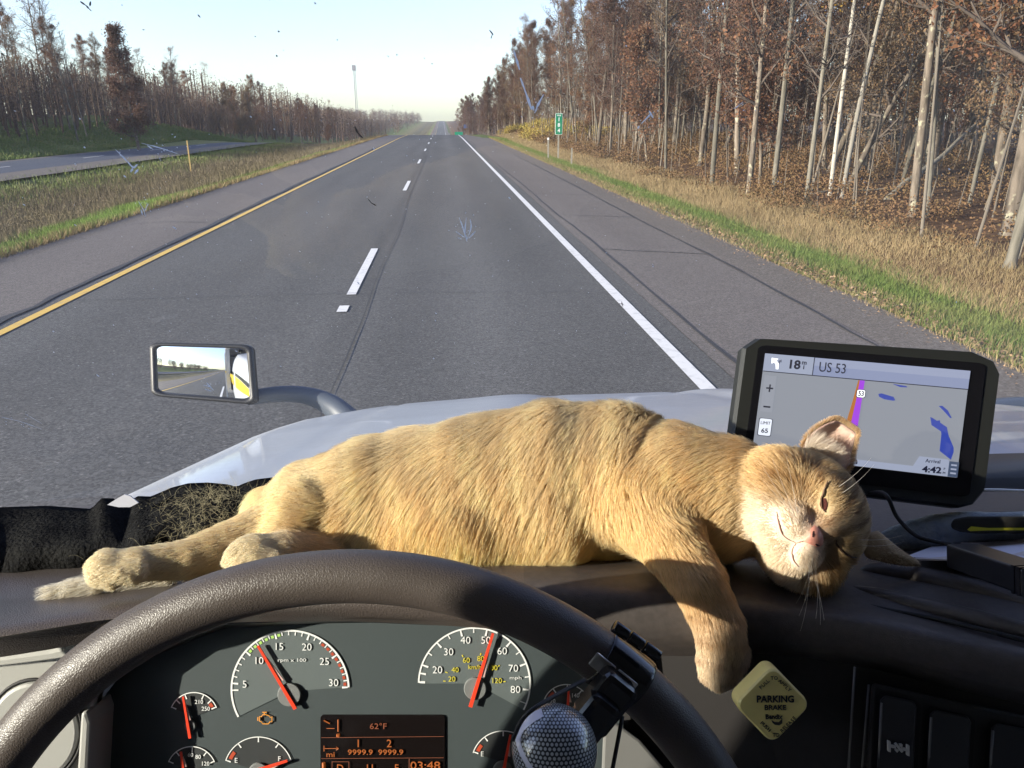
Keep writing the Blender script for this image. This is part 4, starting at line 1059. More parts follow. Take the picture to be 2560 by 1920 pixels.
m_rock = pm('rocker_plastic', (.018, .017, .019), .38); m_sym = pm('switch_symbol', (.55, .55, .53), .5); m_well = pm('switch_well', (.006, .006, .007), .7)
for i, (x0, y0, x1, sl) in enumerate(((2190, 1728, 2302, .2), (2314, 1764, 2438, .2), (2468, 1797, 2592, .2))):
    z = .514
    out = [(x0 + 12, y0), (x1 - 12, y0 + (x1 - x0) * sl), (x1, y0 + (x1 - x0) * sl + 14), (x1 - 14, 2030), (x0 - 14, 2010), (x0, y0 + 12)]
    v, f = slab([P(x, y, z + .0025) for x, y in out], [P(x, y, z + .01) for x, y in out]); M('switch_well', v, f, m_well, dash, smooth=False)
    inn = [(x0 + 22, y0 + 10), (x1 - 18, y0 + (x1 - x0) * sl + 2), (x1 - 10, y0 + (x1 - x0) * sl + 18), (x1 - 24, 2030), (x0 - 2, 2010), (x0 + 10, y0 + 22)]
    v, f = slab([P(x, y, z - (.001 if y < 1850 else .004)) for x, y in inn], [P(x, y, z + .008) for x, y in inn]); rk = M('rocker_switch', v, f, m_rock, dash, smooth=False, bevel=.0015)
    v, f = tube([P(x0 + 14, y0 + 30, z - .0015), P(x0 + 2, 2000, z - .002)], .0009, 6); M('rocker_edge', v, f, bpy.data.materials['edge_sheen'], rk)
    if i == 0:
        Fz = Face(z - .0065); A = []
        for poly in ([(2221, 1853), (2227, 1855), (2227, 1881), (2221, 1879)], [(2268, 1863), (2274, 1865), (2274, 1891), (2268, 1889)], [(2227, 1863), (2240, 1866), (2240, 1872), (2227, 1869)], [(2256, 1870), (2268, 1873), (2268, 1879), (2256, 1876)],
                     [(2238, 1862), (2243, 1859), (2259, 1879), (2254, 1882)], [(2239, 1878), (2243, 1874), (2248, 1876), (2243, 1882)], [(2250, 1862), (2257, 1862), (2256, 1868), (2252, 1869)]):
            A.append(slab([Fz(x, y) for x, y in poly], [Fz(x, y, -.002) for x, y in poly]))
        v, f = join(A); M('axle_symbol', v, f, m_sym, rk, smooth=False)
# parking brake knob
pb = empty('parking_brake_knob', P(1928, 1757, .50), 'pale yellow diamond parking brake knob on the dark panel below the cat paw', 'knob')
m_py = pm('knob_yellow', (.86, .74, .28), .38, spec=.5, var=(60, (.80, .68, .26), 3)); m_ink = pm('black_print', (.02, .02, .018), .6)
def diamond(s, off, z):
    pts = []
    for k in range(4):
        a = math.radians(90 * k); cx, cy = math.cos(a), math.sin(a)
        for j in range(-4, 5):
            b = a + math.radians(j * 11.25); pts.append((1928 + s * (62 * cx + 25 * math.cos(b)), 1757 - s * 1.03 * (62 * cy + 25 * math.sin(b))))
    F_ = Face(z); return [F_(x, y, off) for x, y in pts]
v = np.vstack([diamond(.93, .0035, .50), diamond(.985, .0022, .50), diamond(1.0, 0, .50), diamond(.99, -.012, .50)]); n = 36
M('knob_body', v, grid_faces(4, n, True) + [list(range(n))[::-1]], m_py, pb, smooth=False)
v, f = tube([P(1928, 1757, .505), P(1928, 1757, .56)], .011, 16); M('shaft', v, f, m_rubber, pb)
FK = Face(.50); kpx = .50 / FP
def kt(s, x, y, cap, ang=0, width=None, bold=0.0):
    a = math.radians(ang); r = RT * math.cos(a) + UP * math.sin(a); u = -RT * math.sin(a) + UP * math.cos(a)
    text('lettering', s, FK(x, y, .0042), r, u, cap * kpx, m_ink, pb, bold=bold, width=None if width is None else width * kpx)
kt('PARKING', 1933, 1741, 16, 0, 92, .025); kt('BRAKE', 1933, 1762, 12, 0, 53, .015)
kt('Bendix', 1930, 1785, 11, 0, 42, .035)
for s, x, y, a in (('P', 1897, 1712, 48), ('U', 1903, 1706, 46), ('L', 1909, 1700, 44), ('L', 1914, 1696, 42), ('T', 1925, 1689, 0), ('O', 1934, 1689, 0), ('A', 1945, 1697, -44), ('P', 1951, 1702, -45), ('P', 1957, 1707, -46), ('L', 1962, 1713, -47), ('Y', 1968, 1718, -48),
                   ('P', 1900, 1801, -48), ('U', 1906, 1806, -47), ('S', 1911, 1811, -46), ('H', 1917, 1817, -45), ('T', 1930, 1830, 0), ('O', 1938, 1830, 0), ('R', 1950, 1819, 44), ('E', 1955, 1814, 44), ('L', 1959, 1809, 45), ('E', 1964, 1805, 45), ('A', 1969, 1800, 46), ('S', 1975, 1794, 46), ('E', 1980, 1788, 47)):
    kt(s, x, y, 9, a)
sw = [(1924, 1794), (1932, 1799), (1942, 1799), (1950, 1791), (1950, 1801), (1943, 1806), (1932, 1805), (1926, 1800)]
v, f = slab([FK(x, y, .0043) for x, y in sw], [FK(x, y, .003) for x, y in sw]); M('emblem', v, f, m_ink, pb, smooth=False)

# ================================================================== instrument cluster
ZC = .60; FC = Face(ZC); kp = ZC / FP
m_cl = pm('cluster_face', (.048, .062, .066), .55, bump=(2500, .15, .0003)); m_dial = pm('dial_face', (.105, .127, .13), .55, bump=(2500, .15, .0003)); m_dkd = pm('small_dial_face', (.03, .034, .036), .55)
m_wp = pm('white_print', (.78, .8, .8), .5); m_yp = pm('yellow_print', (.62, .55, .05), .5); m_gp = pm('green_print', (.38, .62, .16), .5); m_rp = pm('red_print', (.45, .07, .03), .5)
m_ndl = pm('red_needle', (.78, .06, .025), .35); m_hub = pm('hub_cap', (.16, .17, .17), .6, bump=(2500, .4, .0006)); m_ndw = pm('needle_side', (.62, .42, .4), .4)
cl = empty('instrument_cluster', P(950, 1950, .61), 'truck instrument cluster with rev counter, speedometer and small gauges behind the wheel', 'instrument panel')
out = [(300, 1690), (395, 1618), (560, 1566), (700, 1560), (1000, 1556), (1300, 1562), (1470, 1592), (1552, 1640), (1575, 1760), (1580, 2000), (215, 2000), (222, 1790)]
v, f = slab([FC(x, y) for x, y in out], [FC(x, y, -.01) for x, y in out]); M('face_panel', v, f, m_cl, cl, smooth=False)
def pol(cx, cy, r, a): return cx + r * math.cos(math.radians(a)), cy - r * math.sin(math.radians(a))
def arcs(cx, cy, r1, r2, a0, a1, off, n=None):
    n = n or max(3, int(abs(a1 - a0) / 4) + 2); V = []
    for a in np.linspace(a0, a1, n):
        V.append(FC(*pol(cx, cy, r1, a), off)); V.append(FC(*pol(cx, cy, r2, a), off))
    return np.array(V), grid_faces(n, 2)
def tick(cx, cy, r1, r2, a, w, off):
    p1 = pol(cx, cy, r1, a); p2 = pol(cx, cy, r2, a); d = math.radians(a); nx_, ny_ = math.sin(d) * w / 2, math.cos(d) * w / 2
    return np.array([FC(p1[0] - nx_ * .7, p1[1] - ny_ * .7, off), FC(p1[0] + nx_ * .7, p1[1] + ny_ * .7, off), FC(p2[0] + nx_, p2[1] + ny_, off), FC(p2[0] - nx_, p2[1] - ny_, off)]), [[0, 1, 2, 3]]
def wedge(cx, cy, r, a0, a1, off, hub=None):
    hx, hy = hub or (cx, cy); V = [FC(hx, hy, off)] + [FC(*pol(cx, cy, r, a), off) for a in np.linspace(a0, a1, 50)]
    return np.array(V), [[0, i, i + 1] for i in range(1, 50)]
def num(s, x, y, cap, par, mat=None, w=None, bold=-.006):
    text('numeral' if s.replace('.', '').isdigit() else 'lettering', s, FC(x, y, .0012), RT, UP, cap * kp, mat or m_wp, par, bold=bold, width=None if w is None else w * kp)
def needle(par, tip, tail, w, off=.0036, hub=None, hr=0):
    tip = np.array(tip, float); tail = np.array(tail, float); d = (tail - tip) / np.linalg.norm(tail - tip); nn_ = np.array([-d[1], d[0]])
    A = [tip + nn_ * w * .33, tail + nn_ * w * .5, tail - nn_ * w * .5, tip - nn_ * w * .33]
    v, f = slab([FC(x, y, off + .0008) for x, y in A], [FC(x, y, off - .0004) for x, y in A]); M('needle', v, f, m_ndl, par, smooth=False)
    B = [tip * .8 + tail * .2 - nn_ * w * .4, tip * .42 + tail * .58 - nn_ * w * .5, tip * .42 + tail * .58 - nn_ * w * 1.25]
    v, f = slab([FC(x, y, off + .0002) for x, y in B], [FC(x, y, off - .001) for x, y in B]); M('needle_side', v, f, m_ndw, par, smooth=False)
    if hub:
        ths = np.linspace(0, 2 * math.pi, 28, endpoint=False)
        v, f = slab([FC(hub[0] + hr * math.cos(a), hub[1] + hr * math.sin(a), off - .0006) for a in ths], [FC(hub[0] + hr * math.cos(a), hub[1] + hr * math.sin(a), .0) for a in ths]); M('hub', v, f, m_hub, par, smooth=False, bevel=.0006)
# rev counter
tach_v, tach_f = wedge(726, 1722, 146, 208, 2, .0006, (726, 1727)); ta = M('rev_counter', tach_v, tach_f, m_dial, cl, smooth=False)
A = [arcs(726, 1722, 144, 148.5, 208, 2, .001, 60)]
an = lambda n: 2 + (30 - n) * 6.88
for n_ in range(4, 31):
    major = n_ % 5 == 0; A.append(tick(726, 1722, 144, 130 if major else 135, an(n_), 5 if major else 3, .001)) if n_ != 4 else A.append(tick(726, 1722, 144, 129, an(4), 4, .001))
v, f = join(A); M('dial_scale', v, f, m_wp, ta, smooth=False)
v, f = join([arcs(726, 1722, 134, 141, an(n_ + .28), an(n_ + .72), .001) for n_ in (10, 11, 12, 13, 14, 15)]); M('green_zone', v, f, m_gp, ta, smooth=False)
v, f = join([arcs(726, 1722, 134, 141, an(n_ + .28), an(n_ + .75), .001) for n_ in range(22, 30)]); M('red_zone', v, f, m_rp, ta, smooth=False)
for s, x, y in (('5', 613, 1709), ('10', 650, 1650), ('15', 700, 1615), ('20', 768, 1616), ('25', 812, 1652), ('30', 835, 1705)): num(s, x, y, 18, ta)
num('rpm x 100', 731, 1650, 11, ta, w=70)
needle(ta, (649, 1610), (742, 1767), 9, hub=(725, 1734), hr=29)
# speedometer
v, f = wedge(1186, 1708, 139, 180, -28, .0006, (1188, 1708)); sp_ = M('speedometer', v, f, m_dial, cl, smooth=False)
sa = lambda n: -6.6 + (80 - n) * 2.78
A = [arcs(1186, 1708, 137, 141, 179, -28, .001, 60)]
for n_ in range(20, 81, 5): A.append(tick(1186, 1708, 137, 122 if n_ % 10 == 0 else 127, sa(n_), 5 if n_ % 10 == 0 else 3.2, .001))
for a, w in ((169, 5), (178.4, 6), (-21, 3)): A.append(tick(1186, 1708, 137, 123, a, w, .001))
v, f = join(A); M('dial_scale', v, f, m_wp, sp_, smooth=False)
for s, x, y in (('20', 1094, 1673), ('30', 1122, 1628), ('40', 1164, 1599), ('50', 1215, 1599), ('60', 1255.5, 1626), ('70', 1283.5, 1669), ('80', 1288.6, 1722)): num(s, x, y, 18, sp_)
num('mph', 1289, 1694, 10, sp_, w=29)
for s, x, y in (('20', 1130, 1696), ('40', 1138, 1673), ('60', 1166, 1649), ('80', 1202, 1645), ('100', 1232, 1668), ('120', 1243, 1700)): num(s, x, y, 13, sp_, m_yp)
num('km/h', 1187, 1666, 11, sp_, m_yp, w=32)
v, f = join([tick(1186, 1708, 72, 78, a, 3, .001) for a in (175, 158, 113, 78, 36, 4)]); M('inner_scale', v, f, m_yp, sp_, smooth=False)
needle(sp_, (1233, 1579), (1176.6, 1762), 9.5, hub=(1188, 1719), hr=28)
def small(name, cx, cy, r, a0, a1, ticks, nums, zone=None, ndl=None, hub=None, hr=18, cap=10):
    v, f = wedge(cx, cy, r, a0, a1, .0006); g = M(name, v, f, m_dkd, cl, smooth=False)
    v, f = join([arcs(cx, cy, r - 1.2, r + 1.2, a0, a1, .001, 30)] + [tick(cx, cy, r, r - 13, a, 3.4, .001) for a in ticks]); M('dial_scale', v, f, m_wp, g, smooth=False)
    for s, x, y in nums: num(s, x, y, cap, g, bold=0)
    if zone: v, f = arcs(cx, cy, r - 14, r - 5, zone[0], zone[1], .001); M('red_zone', v, f, m_rp, g, smooth=False)
    if ndl: needle(g, ndl[0], ndl[1], ndl[2], hub=hub, hr=hr, off=.0034)
    return g
small('fuel_gauge', 647, 1927, 86, 18, 162, (19, 54, 90, 126, 161), [('E', 592, 1899), ('F', 700, 1895)], (141, 156), ((722, 1896), (640, 1922), 8), (648, 1930), 26, 12)
small('temperature_gauge', 486, 1791, 61, 22, 158, (24, 44, 66, 112, 136, 156), [('210', 499, 1753), ('250', 516, 1770)], (28, 40), ((463, 1737), (480, 1840), 7), (478, 1812), 14)
small('oil_temperature_gauge', 480, 1927, 62, 22, 158, (24, 52, 88, 128, 156), [('60', 478, 1885), ('80', 497, 1890), ('120', 516, 1907)], None, ((457, 1874), (466, 1940), 7), (466, 1940), 14)
small('pressure_gauge', 1416, 1770, 60, 22, 158, (24, 50, 88, 124, 154), [('20', 1381.5, 1751), ('140', 1439, 1737)], (129, 148), ((1421, 1717), (1418, 1775), 7), (1417, 1790), 14)
small('air_pressure_gauge', 1258, 1905, 79, 18, 162, (54, 90, 126, 160), [('E', 1206, 1883)], (141, 156), ((1276, 1832), (1259, 1922), 8), (1256, 1924), 24, 12)
# check engine lamp outline and the message display
m_amb = pm('amber_lamp', (.55, .22, .03), .5, emit=((1, .42, .05), .12))
ic = [(650, 1801), (650, 1790), (655, 1790), (658, 1785), (666, 1785), (674, 1788), (677, 1792), (681, 1790), (681, 1803), (677, 1802), (672, 1808), (658, 1808), (655, 1803), (650, 1801)]
A = [tube([FC(x, y, .0012) for x, y in ic], .0004, 5), tube([FC(662, 1785, .0012), FC(662, 1780, .0012)], .0004, 5), tube([FC(657, 1779, .0012), FC(668, 1779, .0012)], .0004, 5), tube([FC(646, 1800, .0012), FC(646, 1791, .0012)], .0004, 5)]
v, f = join(A); M('check_engine_lamp', v, f, m_amb, cl, smooth=False)
ds = rrect(802, 1786, 1112, 2000, 8); v, f = slab([FC(x, y, .0012) for x, y in ds], [FC(x, y, .0) for x, y in ds]); dp = M('message_display', v, f, pm('display_black', (.008, .006, .006), .18), cl, smooth=False)
m_or = pm('display_orange', (.3, .08, .02), .5, emit=((1, .28, .05), .05)); m_ord = pm('display_dim', (.2, .06, .03), .5, emit=((1, .3, .1), .015))
def dt(s, x, y, cap, mat=m_or, w=None): text('display_text', s, FC(x, y, .0022), RT, UP, cap * kp, mat, dp, width=None if w is None else w * kp)
dt('62°F', 947, 1812, 14, m_ord, 42); dt('1', 897, 1855, 19); dt('2', 974, 1855, 19); dt('9999.9', 902, 1877, 13, m_or, 62); dt('9999.9', 978, 1877, 13, m_or, 62); dt('mi', 828, 1883, 12, m_or, 20)
dt('03:48', 1064, 1910, 19, m_or, 74); dt('D', 852, 1916, 17); dt('11', 926, 1916, 17); dt('F', 993, 1916, 17)
L = lambda a, b, w=.0003: tube([FC(*a, .0022), FC(*b, .0022)], w, 4)
v, f = join([L((805, 1841), (1110, 1838), .0002), L((805, 1893), (1110, 1891), .0002), L((1024, 1893), (1024, 1960), .0002), L((832, 1901), (874, 1901), .0002), L((832, 1901), (832, 1950), .0002), L((874, 1901), (874, 1950), .0002)]); M('display_rule', v, f, m_ord, dp, smooth=False)
v, f = join([L((812, 1868), (848, 1868)), L((812, 1861), (812, 1875)), L((848, 1868), (842, 1864)), L((848, 1868), (842, 1872)), L((847, 1796), (847, 1826), .0005), tube([FC(847, 1832, .0022), FC(847, 1838, .0022)], .0014, 6), L((811, 1798), (826, 1806), .0006), L((818, 1818), (838, 1818), .0003), L((811, 1903), (811, 1925), .0014)]); M('display_icon', v, f, m_or, dp, smooth=False)

# ================================================================== steering wheel
m_wheel = pm('brown_leather', (.074, .060, .052), .46, spec=.5, leather=(640, .30, .0004), var=(18, (.062, .050, .044), 5), rvar=.07)
ZW = .438; WCX, WCY, WR = 882.6, 2494, 1054; rr = ZW / FP
wheel = empty('steering_wheel', P(WCX, WCY, ZW + .05), 'large brown leather steering wheel rim in front of the gauges', 'steering wheel')
def wp(a, r=0.0, off=0.0):
    return P(WCX, WCY, ZW) + (RT * math.cos(a) + UP * math.sin(a)) * (WR * rr + r) - FW * off
th = np.linspace(0, 2 * math.pi, 200, endpoint=False)
v, f = tube([wp(a) for a in th], .0150, 28, closed=True, upv=FW); M('rim', v, f, m_wheel, wheel)
hubc = P(WCX, WCY, ZW + .05)
v, f = tube([hubc, hubc - FW * .05], [.085, .07], 32); M('hub_cover', v, f, m_padr, wheel, bevel=.008)
for a in (math.radians(-20), math.radians(200), math.radians(-75), math.radians(255)):
    v, f = tube([hubc - FW * .02, (hubc + wp(a)) / 2, wp(a)], .014, 10, flat=1.6); M('spoke', v, f, m_padr, wheel)
# spinner knob clamped on the rim
kn = empty('spinner_knob', wp(math.radians(51)), 'black spinner knob with dotted ball and white ring clamped on the wheel rim', 'steering knob')
m_gb = pm('gloss_black', (.006, .006, .007), .16, spec=.6); A51 = math.radians(51)
da = 62 / WR
v, f = tube([wp(a) for a in np.linspace(A51 + da, A51 - da, 12)], .0165, 28, upv=FW); M('clamp_band', v, f, m_gb, kn, bevel=.001)
for k, (a, b) in enumerate((((1531, 1566), (1566, 1590)), ((1570, 1592), (1603, 1615)), ((1607, 1618), (1643, 1643)))):
    v, f = tube([P(a[0] + 4, a[1] - 2, .4225), P(b[0] + 4, b[1] - 2, .4225)], .0036, 16); M('hinge_pin', v, f, m_gb, kn, bevel=.0004)
tg = norm(RT * math.sin(A51) - UP * math.cos(A51)); rd = norm(RT * math.cos(A51) + UP * math.sin(A51))
v, f = obox(P(1512, 1752, .412), tg * .0105, rd * .016, FW * .009); M('clamp_block', v, f, m_gb, kn, smooth=False, bevel=.004)
v, f = obox(P(1485, 1790, .405), tg * .009, rd * .0125, FW * .008); M('pivot_block', v, f, m_gb, kn, smooth=False, bevel=.004)
for c0 in ((1506, 1664), (1560, 1706)):
    v, f = obox(P(c0[0], c0[1], .4220), tg * .0068, rd * .0042, FW * .0008); M('clamp_highlight', v, f, pm('satin_highlight', (.5, .49, .46), .28, metal=.9), kn, smooth=False, bevel=.002)  # thin pale pieces standing in for the two satin highlights on the clamp
def carbon():
    m = bpy.data.materials.new('dotted_ball'); m.use_nodes = True; nt = m.node_tree; n = nt.nodes; b = n['Principled BSDF']
    b.inputs['Roughness'].default_value = .3; b.inputs['Coat Weight'].default_value = 1.0; b.inputs['Coat Roughness'].default_value = .05
    uv = n.new('ShaderNodeUVMap'); sp = n.new('ShaderNodeSeparateXYZ'); lk(nt, uv.outputs[0], sp.inputs[0])
    def mt(op, a, bv, c=None):
        k = n.new('ShaderNodeMath'); k.operation = op
        for i, q in enumerate((a, bv, c)):
            if q is None: continue
            if isinstance(q, (int, float)): k.inputs[i].default_value = q
            else: lk(nt, q, k.inputs[i])
        return k.outputs[0]
    row = mt('FLOOR', sp.outputs[1], None); odd = mt('MODULO', row, 2.0); xx = mt('MULTIPLY_ADD', odd, .5, sp.outputs[0])
    fx = mt('SUBTRACT', mt('FRACT', xx, None), .5); fy = mt('SUBTRACT', mt('FRACT', sp.outputs[1], None), .5)
    d = mt('SQRT', mt('ADD', mt('MULTIPLY', fx, fx), mt('MULTIPLY', mt('MULTIPLY', fy, fy), .8)), None)
    r = n.new('ShaderNodeMapRange'); r.inputs[1].default_value = .30; r.inputs[2].default_value = .38; lk(nt, d, r.inputs[0])
    mx = n.new('ShaderNodeMix'); mx.data_type = 'RGBA'; mx.inputs[6].default_value = (.42, .45, .47, 1); mx.inputs[7].default_value = (.012, .012, .015, 1); lk(nt, r.outputs[0], mx.inputs[0]); lk(nt, mx.outputs[2], b.inputs['Base Color'])
    return m
BC = P(1386, 1872, .385); BR = 107 * .385 / FP
def bs(u, v_, r=1.0): # a place on the ball's near side, u right v up in radii
    w = math.sqrt(max(0.0, 1 - u * u - v_ * v_)); return BC + BR * r * (RT * u + UP * v_ - FW * w)
V = []; NA, NB = 48, 33
axd = norm(np.array([.35, -.2, 0]) @ np.array([RT, UP, FW]) - FW * .92)
e1 = norm(np.cross(axd, UP)); e2 = np.cross(e1, axd)
for i in range(NB):
    t_ = math.pi * i / (NB - 1)
    for j in range(NA + 1):
        a = 2 * math.pi * j / NA; V.append(BC + BR * (axd * math.cos(t_) + (e1 * math.cos(a) + e2 * math.sin(a)) * math.sin(t_)))
bl = M('knob_ball', V, grid_faces(NB, NA + 1), carbon(), kn)
uvl = bl.data.uv_layers.new(name='UVMap'); vv = np.array([q.co[:] for q in bl.data.vertices]) + np.array(worldloc(bl)) - BC
for lp in bl.data.loops:
    q = vv[lp.vertex_index] / BR; h_ = norm(np.array([np.dot(q, RT), np.dot(q, UP), -np.dot(q, FW)]))
    th_ = math.acos(max(-1, min(1, h_[2]))); s_ = th_ / max(1e-6, math.hypot(h_[0], h_[1]))
    uvl.data[lp.index].uv = (h_[0] * s_ * 9.5, h_[1] * s_ * 10.5)
band = spline([(-.30, .953), (-.53, .83), (-.78, .60), (-.84, .35), (-.66, .06), (-.38, -.22), (-.12, -.45), (.2, -.75), (.4, -.91)], 40)
V = []
for i in range(40):
    a = band[min(i + 1, 39)] - band[max(i - 1, 0)]; a /= np.linalg.norm(a); nn_ = np.array([-a[1], a[0]]) * .062
    for s in (-1, 0, 1):
        q = band[i] + nn_ * s; l = np.linalg.norm(q); q = q / l * min(l, .999); V.append(bs(q[0], q[1], 1.012))
M('white_ring', V, grid_faces(40, 3), pm('lilac_white_ring', (.62, .62, .72), .35, coat=.6), kn)
v, f = tube(spline([P(1462, 1700, .405), P(1400, 1733, .385), P(1340, 1768, .37), P(1305, 1800, .37), P(1282, 1850, .375)], 20), .0011, 8); M('rubber_strap', v, f, m_rubber, kn)
v, f = tube(spline([P(1556, 1790, .41), P(1545, 1850, .405), P(1530, 1930, .40), P(1520, 2000, .40)], 12), .0011, 8); M('rubber_strap', v, f, m_rubber, kn)
v, f = tube([P(1386, 1900, .40), P(1470, 1800, .408)], .007, 12); M('knob_post', v, f, m_gb, kn)

# ================================================================== navigator
gp = empty('gps_navigator', P(2140, 1250, .62), 'black navigator screen showing route US 53 standing on the dash behind the cat', 'navigator')
m_gps = pm('gps_black_plastic', (.012, .013, .012), .5, bump=(1200, .2, .0004)); m_bez = pm('gps_glass_black', (.006, .006, .008), .12)
Q = Quad(P(1905, 889, .665), P(2412, 932, .665), P(2378, 1196, .648), P(1872, 1137, .648))
def inset(pts, off): return [Q(u, v_, off) for u, v_ in pts]
ho = [(-.105, -.06), (-.045, -.165), (.0, -.172), (1.02, -.205), (1.13, -.13), (1.165, -.02), (1.165, 1.08), (1.12, 1.21), (1.05, 1.26), (.0, 1.26), (-.06, 1.22), (-.105, 1.12)]
v = np.vstack([inset([(.5 + (a - .5) * .965, .5 + (b - .5) * .955) for a, b in ho], .006), inset(ho, .001), inset(ho, -.010), inset([(.5 + (a - .5) * .93, .5 + (b - .5) * .9) for a, b in ho], -.024)]); n = len(ho)
M('housing', v, grid_faces(4, n, True) + [list(range(n)), [3 * n + i for i in range(n)][::-1]], m_gps, gp, smooth=False, bevel=.0012)
bz = rrect(-.035, -.085, 1.075, 1.16, .045); v, f = slab(inset(bz, .0072), inset(bz, .004)); M('bezel', v, f, m_bez, gp, smooth=False)
def em(name, c, s=1.0): return pm(name, (.02, .02, .02), .25, emit=(c, s))
GE = .27
scr = M('screen', [Q(0, 0, .0078), Q(1, 0, .0078), Q(1, 1, .0078), Q(0, 1, .0078)], [[0, 1, 2, 3]], em('map_grey', (.40, .43, .50), GE), gp, smooth=False)
def patch(name, pts, mat, off=.0082): return M(name, [Q(a, b, off) for a, b in pts], [list(range(len(pts)))], mat, scr, smooth=False)
m_bar = em('bar_lilac', (.38, .44, .68), GE); m_txt = em('map_ink', (.01, .012, .03), .4); m_pale = em('panel_pale', (.50, .56, .74), GE)
patch('top_bar', [(0, 0), (1, 0), (1, .315 - .0), (.245, .315 - .02), (0, .315)][:0] or [(0, 0), (1, 0), (1, .32), (0, .32)], em('x', (.4, .43, .5), GE), .0079) if False else None
patch('top_bar', [(0, 0), (1, 0), (1, .175), (0, .175)], m_bar, .0081)
patch('top_bar_sheen', [(0, .002), (1, .002), (1, .08), (0, .08)], em('bar_light', (.47, .53, .75), GE), .0083)
patch('bar_rule', [(0, .175), (1, .175), (1, .183), (0, .183)], m_txt, .0084)
patch('distance_tab', [(0, .0), (.238, .0), (.238, .175), (0, .175)], m_pale, .0085)
patch('tab_rule', [(.238, 0), (.242, 0), (.242, .18), (.238, .18)], m_txt, .0086)
sw_ = Q.sc(); ru = norm(Q(1, 0) - Q(0, 0)); dv = norm(Q(0, 0) - Q(0, 1)); sh_ = np.linalg.norm(Q(0, 1) - Q(0, 0))
def gt(s, u, v_, cap, w=None, bold=0.0, mat=None):
    text('lettering', s, Q(u, v_, .0089), ru, dv, cap * sh_, mat or m_txt, scr, bold=bold, width=None if w is None else w * sw_)
gt('18', .150, .088, .085, .052, .03); gt('m', .193, .066, .03, .022, .02); gt('i', .193, .105, .045, .005, .01); gt('US 53', .332, .088, .098, .128)
m_arr = em('arrow_white', (.85, .87, .9), .8)
M('turn_arrow', [Q(a, b, .0088) for a, b in [(.033, .04), (.066, .045), (.058, .066), (.07, .09), (.072, .15), (.060, .15), (.056, .10), (.046, .085), (.036, .10)]], [list(range(9))], m_arr, scr, smooth=False)
M('branch_arrow', [Q(a, b, .00875) for a, b in [(.060, .10), (.070, .075), (.066, .066), (.082, .05), (.084, .08), (.078, .075), (.070, .11)]], [list(range(7))], em('arrow_grey', (.08, .09, .13), .6), scr, smooth=False)
m_rt = em('route_purple', (.34, .05, .70), .42); m_or2 = em('road_orange', (.36, .12, .02), .5)
patch('road_line', [(.465, .185), (.482, .185), (.462, .55), (.452, 1.0), (.43, 1.0), (.425, .70), (.45, .40)], m_or2, .0084)
patch('route_line', [(.472, .185), (.496, .185), (.492, .5), (.486, .96), (.447, .96), (.455, .62), (.468, .35)], m_rt, .0086)
patch('route_mark', [(.448, .845), (.488, .845), (.488, .87), (.448, .87)], em('mark', (.35, .36, .5), .6), .0088)
sh = rrect(.462, .275, .506, .355, .012, 3); patch('route_shield', sh, m_txt, .0090); patch('route_shield_face', [(.484 + (a - .484) * .86, .315 + (b - .315) * .88) for a, b in sh], em('shield_pale', (.72, .74, .78), .8), .0092)
text('lettering', '53', Q(.484, .315, .0095), ru, dv, .05 * sh_, m_txt, scr, bold=.02, width=.026 * sw_)
m_lake = em('lake_blue', (.04, .07, .40), .38)
for pts in ([(.57, .30), (.585, .292), (.645, .315), (.655, .345), (.645, .352), (.60, .345), (.575, .325)], [(.63, .19), (.70, .20), (.705, .212), (.67, .215)], [(.868, .36), (.885, .355), (.915, .395), (.938, .46), (.93, .462), (.90, .41)],
            [(.834, .47), (.848, .48), (.868, .50), (.882, .492), (.886, .515), (.92, .55), (.935, .63), (.965, .73), (.968, .77), (.96, .845), (.90, .775), (.898, .62), (.895, .595), (.845, .545)]):
    patch('lake', pts, m_lake, .0084)
patch('zoom_keys', [(.012, .22), (.07, .22), (.07, .58), (.012, .58)], em('keys', (.44, .47, .55), GE), .0083)
patch('plus_key', [(.026, .338), (.060, .338), (.060, .353), (.026, .353)], m_txt, .0086); patch('plus_key', [(.0395, .308), (.0465, .308), (.0465, .383), (.0395, .383)], m_txt, .0087); patch('minus_key', [(.024, .523), (.058, .523), (.058, .539), (.024, .539)], m_txt, .0086)
lm = rrect(.012, .825, .078, 1.03, .012, 3); lm = [(a, .643 + (b - .825) * .85) for a, b in lm]
patch('limit_sign', lm, m_txt, .0085); patch('limit_sign_face', [(.045 + (a - .045) * .90, .730 + (b - .730) * .94) for a, b in lm], em('limit_pale', (.50, .53, .60), .7), .0087)
gt('LIMIT', .045, .690, .030, .046); gt('65', .045, .765, .042, .032, .02)
patch('bottom_bar', [(.3, .965), (.80, .965), (.80, 1.0), (.3, 1.0)][:0] or [(.30, .94), (.80, .94), (.80, 1.0), (.30, 1.0)], m_pale, .0086)
gt('US 53', .46, .968, .04, .10, .02)
patch('arrival_tab', [(.765, 1.0), (.805, .845), (.945, .845), (.952, .86), (.952, 1.0)], m_pale, .0087); gt('Arrival', .872, .877, .035, .07); gt('4:42', .872, .955, .058, .092, .03); gt('P', .933, .935, .022); gt('M', .933, .972, .022, .011)
patch('menu_key', [(.952, .86), (1, .86), (1, 1), (.952, 1)], em('menu_dark', (.05, .07, .12), .5), .0088)
for k in range(3): patch('menu_bar', [(.962, .885 + k * .037), (.99, .885 + k * .037), (.99, .90 + k * .037), (.962, .90 + k * .037)], m_pale, .0091)
v, f = tube([Q(.5, .75, -.02), Q(.5, .75, -.05), Q(.52, 1.6, -.06)], [.022, .018, .03], 16); M('mount_arm', v, f, m_gps, gp)
